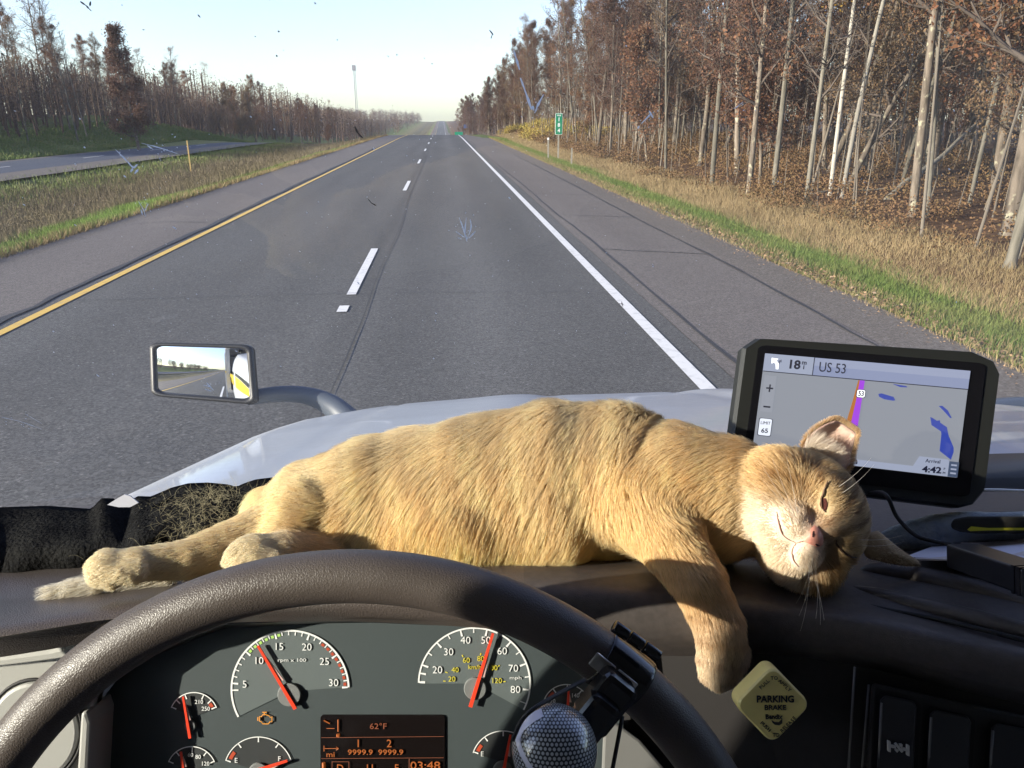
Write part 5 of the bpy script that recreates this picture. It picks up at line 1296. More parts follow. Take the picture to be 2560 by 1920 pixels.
v, f = tube(spline([Q(.62, 1.22, -.01), P(2212, 1235, .60), P(2243, 1293, .595), P(2287, 1337, .585), P(2330, 1352, .578), P(2378, 1362, .57)], 30), .0016, 8)
cb = empty('power_cable', P(2243, 1293, .60), 'thin black cable curving from the navigator to the black adapter', 'cable'); M('cord', v, f, m_rubber, cb)

# ================================================================== things lying on the dash at right
m_adp = pm('adapter_plastic', (.012, .012, .016), .33, bump=(1500, .2, .0003))
ad = empty('power_adapter', P(2450, 1440, .55), 'black ribbed power adapter lying on papers at right end of the dash', 'adapter')
ax_ = P(2558, 1440, .50) - P(2395, 1385, .565); L_ = np.linalg.norm(ax_); ax_ = norm(ax_); upn = norm(UP * .9 - FW * .25); upn = norm(upn - ax_ * np.dot(upn, ax_)); sd = np.cross(ax_, upn)
c0 = P(2395, 1385, .565)
v, f = obox(c0 + ax_ * .042, ax_ * .038, upn * .0085, sd * .012); M('adapter_body', v, f, m_adp, ad, smooth=False, bevel=.0015)
for k in range(4):
    v, f = obox(c0 + ax_ * (.002 - k * .0022), ax_ * .0008, upn * (.0078 - k * .0012), sd * (.009 - k * .0015)); M('strain_relief', v, f, m_adp, ad, smooth=False)
for k in range(3):
    v, f = obox(c0 + ax_ * (.072 + k * .005), ax_ * .0014, upn * .0092, sd * .0126); M('grip_rib', v, f, m_adp, ad, smooth=False)
m_pap = pm('paper', (.62, .62, .72), .8); m_pap2 = pm('paper_cream', (.55, .5, .5), .8)
for k, (pts, mt) in enumerate(([[(2262, 1392, .60), (2345, 1360, .66), (2700, 1352, .60), (2700, 1408, .535)], m_pap], [[(2285, 1400, .592), (2352, 1372, .640), (2480, 1378, .60), (2402, 1402, .570)], m_pap2], [[(2380, 1352, .66), (2440, 1344, .67), (2700, 1346, .60), (2700, 1390, .555), (2480, 1396, .58)], m_pap2])):
    top = [P(*q) + UP * .001 * k for q in pts]; v, f = slab(top, [q - UP * .0012 for q in top])
    M('paper_sheet', v, f, mt, tag(empty('paper_sheet', top[0], ['folded pale sheet poking out by the cat ear tip', 'creased cream sheet under the adapter cable end', 'flat pale sheet behind the black adapter'][k], 'paper')), smooth=False)
# grey fuzzy pouch with a dark slot
po = empty('fabric_pouch', P(2400, 1360, .66), 'grey fuzzy fabric pouch with dark slot and yellow lining behind the adapter', 'pouch')
sec = [(2150, 1385, .668, 10), (2200, 1362, .664, 30), (2260, 1345, .660, 40), (2330, 1330, .655, 43), (2400, 1322, .648, 42), (2500, 1320, .640, 40), (2600, 1320, .63, 40), (2750, 1322, .61, 38)]
sec = spline(sec, 40); V = []
for x, y, z, r in sec:
    for j in range(16):
        a = 2 * math.pi * j / 16; q = P(x, y, z); r_m = r * z / FP
        w_ = 1 + .03 * math.sin(x * .4 + j); V.append(q + UP * math.sin(a) * r_m * w_ + (FW * .85 - UP * .25) * math.cos(a) * r_m * 1.2)
M('pouch_body', V, grid_faces(40, 16, True), pm('grey_felt', (.20, .25, .30), .95, sheen=.5, bump=(260, .8, .002), var=(70, (.30, .33, .33), 5)), po)
sl = [(2376, 1312), (2384, 1297), (2420, 1291), (2700, 1291), (2700, 1334), (2440, 1334), (2400, 1330), (2380, 1322)]
v, f = slab([P(x, y, .612) for x, y in sl], [P(x, y, .63) for x, y in sl]); M('pouch_slot', v, f, pm('dark_lining', (.02, .018, .014), .9), po, smooth=False, bevel=.003)
yl = [(2418, 1324), (2428, 1316), (2470, 1320), (2700, 1318), (2700, 1325), (2470, 1326), (2425, 1328)]
v, f = slab([P(x, y, .6105) for x, y in yl], [P(x, y, .613) for x, y in yl]); M('yellow_lining', v, f, pm('yellow_cloth', (.55, .5, .02), .8), po, smooth=False)

# ================================================================== black jacket behind the hind legs
m_jk = pm('black_fleece', (.010, .010, .011), 1.0, spec=.0, bump=(260, 1.0, .004), var=(40, (.018, .018, .018), 4))
jk = empty('black_jacket', P(300, 1400, .72), 'crumpled black jacket on the dash behind the cat hind legs, covered in shed hair', 'jacket')
TOPL = [(-300, 1262), (0, 1268), (117, 1264), (229, 1272), (253, 1245), (285, 1246), (305, 1268), (330, 1248), (345, 1240), (377, 1241), (428, 1219), (470, 1208), (520, 1206), (571, 1211), (591, 1217), (610, 1208), (640, 1198), (711, 1190), (800, 1188), (900, 1200)]
V = []; NXJ, NYJ = 120, 26
for i, px in enumerate(np.linspace(-300, 900, NXJ)):
    ty = np.interp(px, [a for a, _ in TOPL], [b for _, b in TOPL]); by = np.interp(px, [-300, 0, 300, 600, 900], [1580, 1540, 1490, 1440, 1420])
    for j in range(NYJ):
        t_ = j / (NYJ - 1); py = ty + (by - ty) * t_
        z = .755 - .10 * t_ - .05 * math.sin(min(1, t_ * 1.3) * math.pi) + .007 * math.sin(px * .017 + 2 * t_ + 1.3 * math.sin(px * .006)) * math.sin(t_ * 4 + px * .007) + .003 * math.sin(px * .041 + t_ * 6)
        if j == 0: z += .012
        V.append(P(px, py, z))
o = M('jacket_body', V, grid_faces(NXJ, NYJ), m_jk, jk); sm = o.modifiers.new('thick', 'SOLIDIFY'); sm.thickness = .006; sm.offset = -1
tgp = [(268, 1262), (290, 1248), (311, 1236), (325, 1240), (346, 1257), (325, 1268), (296, 1268)]
v, f = slab([P(x, y, .700) for x, y in tgp], [P(x + 2, y - 1, .704) for x, y in tgp]); M('white_tag', v, f, pm('white_cloth', (.42, .43, .5), .9), jk, smooth=False)

# ================================================================== the cat
class Prim:
    """one rounded cone of the body; a, b end points, ra, rb radii, k blend width,
    fl fur length, fd fur direction, col a colour key"""
    def __init__(s, a, b, ra, rb, k, fl, fd, col, sc=None, R=None):
        s.a = np.asarray(a, float); s.b = np.asarray(b, float); s.ra = ra; s.rb = rb; s.k = k; s.fl = fl
        s.fd = norm(np.asarray(fd, float)); s.col = col; s.sc = sc; s.R = R
    def d(s, p):
        if s.sc is not None:                    # ellipsoid: centre a, half axes sc, frame R (rows)
            q = (p - s.a) @ s.R.T; k0 = np.linalg.norm(q / s.sc, axis=-1); k1 = np.linalg.norm(q / s.sc ** 2, axis=-1)
            return np.where(k1 > 1e-9, k0 * (k0 - 1) / np.maximum(k1, 1e-9), -s.sc.min())
        ab = s.b - s.a; L = np.dot(ab, ab)
        if L < 1e-12: return np.linalg.norm(p - s.a, axis=-1) - s.ra
        t = np.clip((p - s.a) @ ab / L, 0, 1)
        return np.linalg.norm(p - (s.a + t[..., None] * ab), axis=-1) - (s.ra + (s.rb - s.ra) * t)
    def box(s, m):
        if s.sc is not None: r = s.sc.max() + m; return s.a - r, s.a + r
        return np.minimum(s.a - s.ra, s.b - s.rb) - m, np.maximum(s.a + s.ra, s.b + s.rb) + m
PR = []
def pr(a, b, ra, rb, k=.014, fl=.012, fd=None, col='gold'):
    A_, B_ = P(*a), P(*b)
    d = (A_ - B_) if fd is None else RT * fd[0] + UP * fd[1] - FW * fd[2]
    PR.append(Prim(A_, B_, ra * a[2] / FP, rb * b[2] / FP, k, fl, d, col))
# trunk: from the rump at left to the shoulders at right
pr((715, 1308, .660), (800, 1280, .655), 97, 121, fl=.017, fd=(-.8, -.5, .15), col='cream')
pr((800, 1280, .655), (960, 1252, .652), 121, 151, k=.004, fl=.020, fd=(-.75, -.62, .2), col='rump')
pr((960, 1252, .652), (1180, 1226, .648), 151, 171, k=.004, fl=.021, fd=(-.70, -.70, .2), col='back')
pr((1180, 1226, .648), (1390, 1203, .642), 171, 185, k=.004, fl=.020, fd=(-.72, -.66, .2), col='back')
pr((1390, 1203, .642), (1525, 1198, .636), 185, 181, k=.004, fl=.018, fd=(-.55, -.80, .2), col='back')
pr((1630, 1232, .614), (1680, 1224, .608), 146, 147, k=.002, fl=.015, fd=(-.8, -.45, .2), col='shoulder')
pr((1690, 1222, .606), (1800, 1240, .596), 150, 140, fl=.014, fd=(-.85, -.35, .2), col='shoulder')
pr((1800, 1245, .598), (1900, 1260, .590), 128, 120, k=.010, fl=.013, fd=(-.8, -.5, .1), col='neck')
# belly and thigh
pr((900, 1330, .618), (1150, 1318, .610), 66, 80, fl=.026, fd=(-.6, -.7, .45), col='belly')
pr((1150, 1318, .610), (1420, 1318, .606), 80, 72, fl=.024, fd=(-.7, -.6, .4), col='belly')
pr((760, 1300, .625), (720, 1360, .605), 92, 64, fl=.016, fd=(-.8, -.5, .3), col='cream')
# far hind leg stretched out to the left
pr((700, 1325, .630), (590, 1362, .610), 80, 58, fl=.013, fd=(-.9, -.35, .2), col='leg')
pr((590, 1362, .610), (470, 1397, .588), 58, 44, k=.002, fl=.010, fd=(-.95, -.25, .2), col='leg')
pr((470, 1397, .588), (365, 1408, .576), 44, 38, k=.002, fl=.009, fd=(-.95, -.2, .2), col='paw')
pr((340, 1410, .572), (275, 1420, .568), 38, 40, k=.003, fl=.006, fd=(-1, 0, .2), col='paw')
pr((262, 1402, .566), (238, 1416, .564), 19, 17, k=.009, fl=.005, fd=(-1, -.2, .2), col='toe')
pr((262, 1430, .560), (246, 1443, .559), 19, 17, k=.009, fl=.005, fd=(-1, -.3, .2), col='toe')
pr((300, 1438, .558), (282, 1452, .558), 18, 15, k=.009, fl=.005, fd=(-1, -.3, .2), col='toe')
pr((340, 1428, .562), (330, 1440, .560), 20, 16, k=.009, fl=.005, fd=(-1, -.3, .2), col='toe')
# near hind paw, folded, in front of the belly
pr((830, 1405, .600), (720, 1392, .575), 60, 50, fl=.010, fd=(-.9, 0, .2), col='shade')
pr((700, 1378, .566), (650, 1382, .560), 40, 40, k=.008, fl=.007, fd=(-.9, -.2, .2), col='paw')
pr((620, 1378, .556), (600, 1396, .552), 30, 24, k=.009, fl=.006, fd=(-.9, -.4, .2), col='toe')
pr((640, 1404, .548), (615, 1415, .546), 24, 18, k=.009, fl=.006, fd=(-.9, -.4, .2), col='toe')
pr((592, 1382, .556), (578, 1400, .554), 20, 16, k=.009, fl=.006, fd=(-.9, -.4, .2), col='toe')
pr((680, 1412, .548), (660, 1424, .548), 24, 18, k=.009, fl=.006, fd=(-.9, -.4, .2), col='toe')
# tail lying along the pad to the left
pr((420, 1440, .600), (250, 1452, .590), 20, 18, k=.002, fl=.012, fd=(-1, -.1, .2), col='tail')
pr((250, 1456, .590), (140, 1478, .585), 18, 12, k=.002, fl=.016, fd=(-1, -.2, .15), col='tail')
# the near foreleg hanging over the edge
pr((1600, 1262, .585), (1672, 1345, .560), 96, 76, k=.016, fl=.012, fd=(.45, -.85, .15), col='arm')
pr((1672, 1345, .560), (1745, 1450, .540), 76, 62, k=.002, fl=.009, fd=(.55, -.8, .15), col='arm')
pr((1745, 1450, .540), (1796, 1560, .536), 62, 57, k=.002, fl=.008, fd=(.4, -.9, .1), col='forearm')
pr((1796, 1560, .536), (1808, 1635, .540), 57, 58, k=.003, fl=.007, fd=(.1, -1, .1), col='pawfront')
pr((1770, 1650, .538), (1768, 1688, .540), 24, 21, k=.0055, fl=.004, fd=(0, -1, .1), col='pawfront')
pr((1800, 1660, .532), (1796, 1706, .535), 24, 22, k=.0055, fl=.004, fd=(0, -1, .1), col='pawfront')
pr((1832, 1652, .535), (1824, 1694, .538), 23, 21, k=.0055, fl=.004, fd=(0, -1, .1), col='pawfront')
pr((1852, 1628, .545), (1850, 1660, .547), 18, 16, k=.0055, fl=.004, fd=(0, -1, .1), col='pawfront')
# the other foreleg tucked under the chest
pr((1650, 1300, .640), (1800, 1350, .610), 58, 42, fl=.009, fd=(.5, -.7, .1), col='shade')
# head: local axes L across, U to the crown, F out of the face
HC = P(2010, 1280, .575)
F3 = norm(np.array([.34, -.27, .90])); U3 = np.array([.93, .36, 0.]); U3 = norm(U3 - F3 * np.dot(U3, F3)); L3 = np.cross(F3, U3)   # in view axes (right, up, to the eye)
E3 = norm(CAM - HC); E1 = norm(np.cross(UP, E3)); E2 = np.cross(E3, E1); VA = np.array([E1, E2, E3]); HF = F3 @ VA; HU = U3 @ VA; HL = L3 @ VA
if np.dot(HL, UP) > 0: HL = -HL         # L points to the lower cheek
HR = np.array([HL, HU, HF])
def hp(l, u, f): return HC + (HL * l + HU * u + HF * f) * .001
def he(l, u, f, sl, su, sf, k=.010, fl=.006, fd=(0, 0, 0), col='face'):
    d = HL * fd[0] + HU * fd[1] + HF * fd[2]
    PR.append(Prim(hp(l, u, f), hp(l, u, f), 0, 0, k, fl, d if np.linalg.norm(d) > 0 else HF, col, sc=np.array([sl, su, sf]) * .001, R=HR))
HEAD0 = len(PR)
he(0, 0, -4, 46, 39, 40, fl=.009, fd=(0, 1, -.3))
he(0, 20, 14, 30, 16, 20, k=.012, fl=.007, fd=(0, 1, -.5), col='face')       # forehead
for s in (-1, 1):
    he(s * 29, -13, 8, 25, 25, 25, k=.012, fl=.015, fd=(s, -.3, -.5), col='cheek')
    he(s * 20, 12, 28, 14, 12, 11, k=.007, fl=.004, fd=(s * .3, 1, -.3), col='lid')     # lids
    he(s * 10.5, -17, 34, 14, 12, 13, k=.005, fl=.003, fd=(s, -.2, -.4), col='muzzle')
    he(s * 15, -30, 22, 17, 14, 18, k=.010, fl=.008, fd=(s * .5, -1, -.4), col='jowl')
he(0, 2, 32, 9.5, 18, 13, k=.010, fl=.003, fd=(0, 1, -.2), col='bridge')
he(0, -31, 27, 12, 9, 13, k=.006, fl=.004, fd=(0, -1, -.5), col='muzzle')      # chin
he(0, -11, 42.5, 6.6, 4.8, 6, k=.004, fl=.0, fd=(0, 1, -.2), col='nose')

def sdf(p, prims=None):
    p = np.asarray(p, float); f = None
    for q in (prims or PR):
        d = q.d(p)
        if f is None: f = d; continue
        h = np.maximum(q.k - np.abs(f - d), 0) / q.k
        f = np.minimum(f, d) - h * h * q.k * .25
    return f
lo = np.min([q.box(.012)[0] for q in PR], 0); hi = np.max([q.box(.012)[1] for q in PR], 0)
HVX = .0030
dims = np.ceil((hi - lo) / HVX).astype(int) + 1
fld = np.full(dims, .05, np.float32)
for q in PR:
    a, b = q.box(q.k + .008); i0 = np.clip(((a - lo) / HVX).astype(int), 0, dims - 1); i1 = np.clip(((b - lo) / HVX).astype(int) + 2, 1, dims)
    g = np.stack(np.meshgrid(*[np.arange(i0[c], i1[c]) for c in range(3)], indexing='ij'), -1) * HVX + lo
    d = q.d(g).astype(np.float32); s_ = tuple(slice(i0[c], i1[c]) for c in range(3)); f = fld[s_]
    h = np.maximum(q.k - np.abs(f - d), 0) / q.k; fld[s_] = np.minimum(f, d) - h * h * q.k * .25
def surface_nets(f, org, h):
    ins = f < 0
    c = [ins[i:ins.shape[0] - 1 + i, j:ins.shape[1] - 1 + j, k:ins.shape[2] - 1 + k] for i in (0, 1) for j in (0, 1) for k in (0, 1)]
    sm_ = sum(x.astype(np.int8) for x in c); act = (sm_ > 0) & (sm_ < 8)
    ids = -np.ones(act.shape, np.int64); I = np.argwhere(act); ids[act] = np.arange(len(I))
    acc = np.zeros((len(I), 3)); cnt_ = np.zeros(len(I))
    off = np.array([(i, j, k) for i in (0, 1) for j in (0, 1) for k in (0, 1)])
    for a in range(8):
        for b in range(a + 1, 8):
            if np.abs(off[a] - off[b]).sum() != 1: continue
            va = f[tuple((I + off[a]).T)]; vb = f[tuple((I + off[b]).T)]; m = (va < 0) != (vb < 0)
            t = va / np.where(m, va - vb, 1); pt = off[a] + t[:, None] * (off[b] - off[a]); acc[m] += pt[m]; cnt_[m] += 1
    V = org + (I + acc / cnt_[:, None]) * h; Fs = []
    for ax in range(3):
        sl0 = [slice(None)] * 3; sl1 = [slice(None)] * 3; sl0[ax] = slice(0, -1); sl1[ax] = slice(1, None)
        A0 = ins[tuple(sl0)]; A1 = ins[tuple(sl1)]; E_ = np.argwhere(A0 != A1); s0 = A0[tuple(E_.T)]
        u, w = [(1, 2), (2, 0), (0, 1)][ax]
        m = (E_[:, u] > 0) & (E_[:, w] > 0) & (E_[:, u] < f.shape[u] - 1) & (E_[:, w] < f.shape[w] - 1); E_ = E_[m]; s0 = s0[m]
        q = []
        for du, dw in ((0, 0), (-1, 0), (-1, -1), (0, -1)):
            e = E_.copy(); e[:, u] += du; e[:, w] += dw; q.append(ids[tuple(e.T)])
        q = np.stack(q, 1); q[~s0] = q[~s0][:, ::-1]; Fs.append(q)
    return V, np.concatenate(Fs)
CV_, CF_ = surface_nets(fld, lo, HVX)

# colour and fur data blended from the nearest body pieces
COLS = {'gold': (.70, .44, .16), 'cream': (.92, .77, .46), 'rump': (.92, .78, .48), 'back': (.90, .73, .45), 'shoulder': (.86, .68, .40), 'neck': (.78, .60, .34),
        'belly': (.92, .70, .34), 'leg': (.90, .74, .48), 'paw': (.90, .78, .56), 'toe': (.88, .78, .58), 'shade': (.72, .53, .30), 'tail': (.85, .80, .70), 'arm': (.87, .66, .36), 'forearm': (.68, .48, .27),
        'pawfront': (.76, .64, .48), 'face': (.66, .51, .30), 'cheek': (.76, .54, .26), 'lid': (.66, .47, .24), 'muzzle': (.84, .72, .60), 'jowl': (.84, .73, .56), 'bridge': (.72, .56, .36), 'nose': (.80, .34, .25)}
def attrs(p):
    W = None; L_ = 0; D_ = 0; C_ = 0; T_ = 0
    ds = [q.d(p) for q in PR]; m = np.min(ds, 0)
    for q, d in zip(PR, ds):
        w = np.exp(-(d - m) / .0045); W = w if W is None else W + w
        L_ = L_ + w * q.fl; D_ = D_ + w[:, None] * q.fd; C_ = C_ + w[:, None] * np.array(COLS[q.col])
    return L_ / W, norm(D_ / W[:, None]), C_ / W[:, None], np.argmin(ds, 0)
def n3(p, s, seed):
    r = np.random.default_rng(seed); o = 0
    for i in range(8):
        k = r.normal(size=3) * s; o = o + np.sin(p @ k + r.random() * 6.28)
    return o / 8 * 1.6
def hl(p): return (p - HC) @ HR.T * 1000        # head-local millimetres
def view(p):
    """view-axis coordinates scaled back to photograph pixels (only to lay out the coat's own markings)"""
    q = p - CAM; z = q @ FW; return np.stack([1280 + FP * (q @ RT) / z, 960 - FP * (q @ UP) / z], -1)
# markings are laid out along the body axis
BA, BB = P(715, 1308, .66), P(1700, 1222, .606); BX = norm(BB - BA); BLEN = np.linalg.norm(BB - BA)
def coat(p, C, idx):
    p = np.asarray(p); C = C.copy(); s = (p - BA) @ BX; up_ = (p - BA - s[:, None] * BX)[:, 2]
    body = idx < 11
    # tabby bars: ginger across a cream ground
    w = np.sin(s * 185 + 2.6 * n3(p, 26, 5) + up_ * 25) * .5 + .5; w = np.clip(w * 1.6 - .7, 0, 1) * np.clip((up_ + .02) / .05, 0, 1)
    C[body] = C[body] * (1 - .30 * w[body, None]) + np.array([.62, .38, .14]) * .30 * w[body, None]
    g = np.clip(n3(p, 22, 8) * 1.1 + .1, 0, 1)[:, None]; C = np.where(body[:, None], C * (1 - .32 * g) + np.array([.88, .58, .22]) * .32 * g, C)
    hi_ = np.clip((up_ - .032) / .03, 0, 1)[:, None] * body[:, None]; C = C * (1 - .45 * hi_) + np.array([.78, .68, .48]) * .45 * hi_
    bar = np.clip(np.sin(s * 260 + 1.5 * n3(p, 30, 12)) * 1.6 - .5, 0, 1) * np.clip((up_ - .028) / .02, 0, 1) * body
    C = C * (1 - .22 * bar[:, None]) + np.array([.42, .31, .16]) * .22 * bar[:, None]
    C = C * (1 + .09 * n3(p, 80, 9)[:, None] * body[:, None])
    arm = (idx >= 28) & (idx <= 31)
    w = np.clip(np.sin((p @ UP) * 420 + 1.6 * n3(p, 40, 6)) * 1.2 - .25, 0, 1)[:, None] * arm[:, None]; C = C * (1 - .35 * w) + np.array([.38, .18, .06]) * .35 * w
    hd = idx >= HEAD0; q = hl(p); L_, U_, Fq = q[:, 0], q[:, 1], q[:, 2]; aL = np.abs(L_)
    white = np.clip((-9 - U_ - np.maximum(0, -L_ - 16) * .9 - np.maximum(0, L_ - 26)) / 9, 0, 1) * np.clip((Fq + 2) / 14, 0, 1) * hd
    C = C * (1 - .85 * white[:, None]) + np.array([.90, .76, .60]) * .85 * white[:, None]
    def mark(C, pts, w, col, amt, cond):
        q2 = np.stack([L_, U_], 1); d = np.full(len(q2), 1e9)
        for (a0, b0), (a1, b1) in zip(pts[:-1], pts[1:]):
            A0 = np.array([a0, b0]); D0 = np.array([a1 - a0, b1 - b0]); t = np.clip(((q2 - A0) @ D0) / (D0 @ D0), 0, 1); d = np.minimum(d, np.linalg.norm(q2 - A0 - t[:, None] * D0, axis=1))
        m = (np.exp(-(d / w) ** 2) * amt * cond)[:, None]; return C * (1 - m) + np.array(col) * m
    fr_ = hd * (Fq > -12)
    for s_ in (-1, 1):
        C = mark(C, [(s_ * 30, 12), (s_ * 38, 8), (s_ * 46, -2)], 2.4, (.34, .18, .07), .95, fr_)
        C = mark(C, [(s_ * 27, -3), (s_ * 36, -8), (s_ * 43, -18)], 2.6, (.46, .26, .10), .8, fr_)
        C = mark(C, [(s_ * 9, 20), (s_ * 11, 30), (s_ * 13, 42)], 2.2, (.30, .17, .08), .95, fr_)
        C = mark(C, [(s_ * 19, 21), (s_ * 22, 30), (s_ * 26, 38)], 2.4, (.34, .19, .08), .85, fr_)
        C = mark(C, [(s_ * 5, 8), (s_ * 6, 16), (s_ * 10, 22)], 2.0, (.34, .2, .1), .75, fr_)
        C = mark(C, [(s_ * 4, -3), (s_ * 5, 4)], 2.6, (.5, .3, .16), .75, fr_)
    C = mark(C, [(0, 22), (0, 34), (0, 44)], 2.0, (.32, .18, .08), .85, fr_)
    for a_, b_ in (((1786, 1640, .514), (1783, 1700, .517)), ((1816, 1640, .512), (1811, 1704, .514)), ((1842, 1640, .520), (1838, 1680, .522))):  # toe clefts: the crease shade between the toes is painted into the coat
        A0, B0 = P(*a_), P(*b_); D0 = B0 - A0; t = np.clip(((p - A0) @ D0) / (D0 @ D0), 0, 1); d = np.linalg.norm(p - A0 - t[:, None] * D0, axis=1)
        m = (np.exp(-(d / .0050) ** 2) * .75 * (~hd))[:, None]; C = C * (1 - m) + np.array([.22, .16, .10]) * m
    m = np.clip(np.sin(L_ * .52 + np.pi / 2 + .02 * U_) * 1.3 - .35, 0, 1) * np.clip((U_ - 17) / 10, 0, 1) * hd * np.clip(1.4 - aL / 26, 0, 1)
    C = C * (1 - .55 * m[:, None]) + np.array([.22, .12, .05]) * .55 * m[:, None]
    m = np.exp(-((np.hypot(L_ - 0, U_ + 6) - 40 - 2 * np.sin(aL * .2)) / 3.5) ** 2) * (aL > 20) * (U_ > -22) * hd
    C = C * (1 - .5 * m[:, None]) + np.array([.36, .19, .06]) * .5 * m[:, None]
    m = np.exp(-(((L_ - 11) / 5) ** 2 + ((U_ - 2) / 8) ** 2)) * hd * (Fq > 20)         # dark corner of the eye
    C = C * (1 - .4 * m[:, None]) + np.array([.15, .09, .05]) * .4 * m[:, None]
    m = np.exp(-(((aL - 20) / 13) ** 2 + ((U_ - 17) / 3.5) ** 2)) * hd
    C = C * (1 - .35 * m[:, None]) + np.array([.66, .52, .34]) * .35 * m[:, None]
    return C

cat = empty('cat', P(1300, 1400, .60), 'cream and ginger cat asleep on its side along the dashboard, one foreleg hanging down', 'cat')
LN, DN, CN, IX = attrs(CV_)
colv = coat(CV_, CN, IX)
def catmat(name, k=1.0, rough=.8):
    m = bpy.data.materials.new(name); m.use_nodes = True; nt = m.node_tree; b = nt.nodes['Principled BSDF']; at = nt.nodes.new('ShaderNodeAttribute'); at.attribute_name = 'col'
    v = nt.nodes.new('ShaderNodeVectorMath'); v.operation = 'SCALE'; v.inputs['Scale'].default_value = k; lk(nt, at.outputs[0], v.inputs[0]); lk(nt, v.outputs[0], b.inputs['Base Color']); b.inputs['Roughness'].default_value = rough; b.inputs['Specular IOR Level'].default_value = .15
    return m
body = M('body', CV_, CF_, catmat('undercoat', .8), cat)
ca = body.data.color_attributes.new('col', 'FLOAT_COLOR', 'POINT'); ca.data.foreach_set('color', np.hstack([colv, np.ones((len(colv), 1))]).astype(np.float32).ravel())

# ears: cupped shells
def shell(name, outline, depthf, cup, mat, parent=cat):
    """outline in the view, cupped backwards by cup metres in its middle"""
    o = np.array(outline, float); n = len(o); c = o.mean(0); V = []; rings = 7
    for r in range(rings):
        t = r / (rings - 1)
        for x, y in o:
            xx, yy = c[0] + (x - c[0]) * t, c[1] + (y - c[1]) * t
            V.append(P(xx, yy, depthf(xx, yy) + cup * (1 - t * t)))
    F = [[r * n + i, r * n + (i + 1) % n, (r + 1) * n + (i + 1) % n, (r + 1) * n + i] for r in range(rings - 1) for i in range(n)]
    ob = M(name, V, F, mat, parent); s = ob.modifiers.new('thick', 'SOLIDIFY'); s.thickness = .0022; s.offset = 1
    return np.array(V), F, ob
m_earin = pm('ear_skin', (.72, .52, .43), .6, var=(60, (.62, .42, .35), 4)); 
ear1 = [(2005, 1122), (2018, 1095), (2045, 1070), (2075, 1055), (2092, 1052), (2108, 1060), (2126, 1072), (2140, 1084), (2136, 1105), (2128, 1135), (2122, 1165), (2095, 1190), (2060, 1195), (2030, 1165)]
e1V, e1F, e1 = shell('ear', spline(ear1 + [ear1[0]], 40)[:-1], lambda x, y: .592 - (y - 1190) / FP * .1, .006, m_earin)
ear2 = [(2165, 1335), (2188, 1330), (2208, 1346), (2235, 1368), (2262, 1388), (2292, 1407), (2284, 1410), (2250, 1408), (2218, 1402), (2190, 1395), (2160, 1385)]
e2V, e2F, e2 = shell('ear', spline(ear2 + [ear2[0]], 40)[:-1], lambda x, y: .572 + (x - 2180) / FP * .25, -.005, catmat('ear_back', .9))
ca = e2.data.color_attributes.new('col', 'FLOAT_COLOR', 'POINT'); ca.data.foreach_set('color', np.tile(np.array([.42, .30, .18, 1], np.float32), len(e2.data.vertices)))

# places on the face surface: walk outward along F
def onface(l, u, lift=0.0):
    t0, t1 = -10., 75.
    ts = np.linspace(t1, t0, 120); pts = np.array([hp(l, u, t) for t in ts]); d = sdf(pts, PR[HEAD0:]); i = int(np.argmax(d < 0)); t = ts[max(0, i - 1)]
    return hp(l, u, t + lift)
FEAT = []      # feature lines keep the fur short beside them: (point, radius)
def fline(name, pts, w, mat, lift=.6, n=18, flat=1.0):
    q = spline(pts, n); P3 = np.array([onface(a, b, lift) for a, b in q]); ww = w * np.sin(np.linspace(.35, math.pi - .35, n)) ** .6
    v, f = tube(P3, ww, 6); M(name, v, f, mat, cat); FEAT.extend([(x, .0026) for x in P3]); return P3
m_lip = pm('lip_line', (.30, .14, .11), .6); m_lid = pm('eyelid_line', (.11, .06, .035), .6); m_pink = pm('nose_skin', (.80, .36, .27), .42, bump=(900, .4, .0004), var=(150, (.72, .29, .22), 4))
# mouth: a short line down from the nose then a curve each way
fline('mouth_line', [(0, -15), (0, -19), (.3, -23)], .0004, m_lip, lift=-.1)
fline('mouth_line', [(.3, -22.5), (5, -27), (11, -28.5), (17, -27)], .0005, m_lip, n=24, lift=-.1)
fline('mouth_line', [(.3, -22.5), (-5, -27), (-11, -29), (-19, -28), (-24, -26)], .0005, m_lip, n=24, lift=-.1)
# closed eyes: a curved slit, the upper one a crack open
fline('eyelid', [(-11, 4.5), (-15, 4), (-21, 6), (-27, 11), (-30, 15)], .0006, m_lid, lift=.5, n=24)
fline('eyelid', [(11, 4.5), (15, 4), (21, 6), (27, 10), (30, 14)], .0008, m_lid, lift=.5, n=24)
ev = [onface(l, u, .35) for l, u in [(-12, 5), (-14, 3.2), (-17, 3.4), (-21, 5.8), (-20, 8.2), (-16, 8.2), (-13, 6.8)]]; M('eye', ev, [list(range(7))], pm('eye_slit', (.10, .035, .03), .15), cat, smooth=False); FEAT.extend([(x, .003) for x in ev])
for l, u in ((-16, 5.5), (-18, 6)): FEAT.append((onface(l, u), .003))
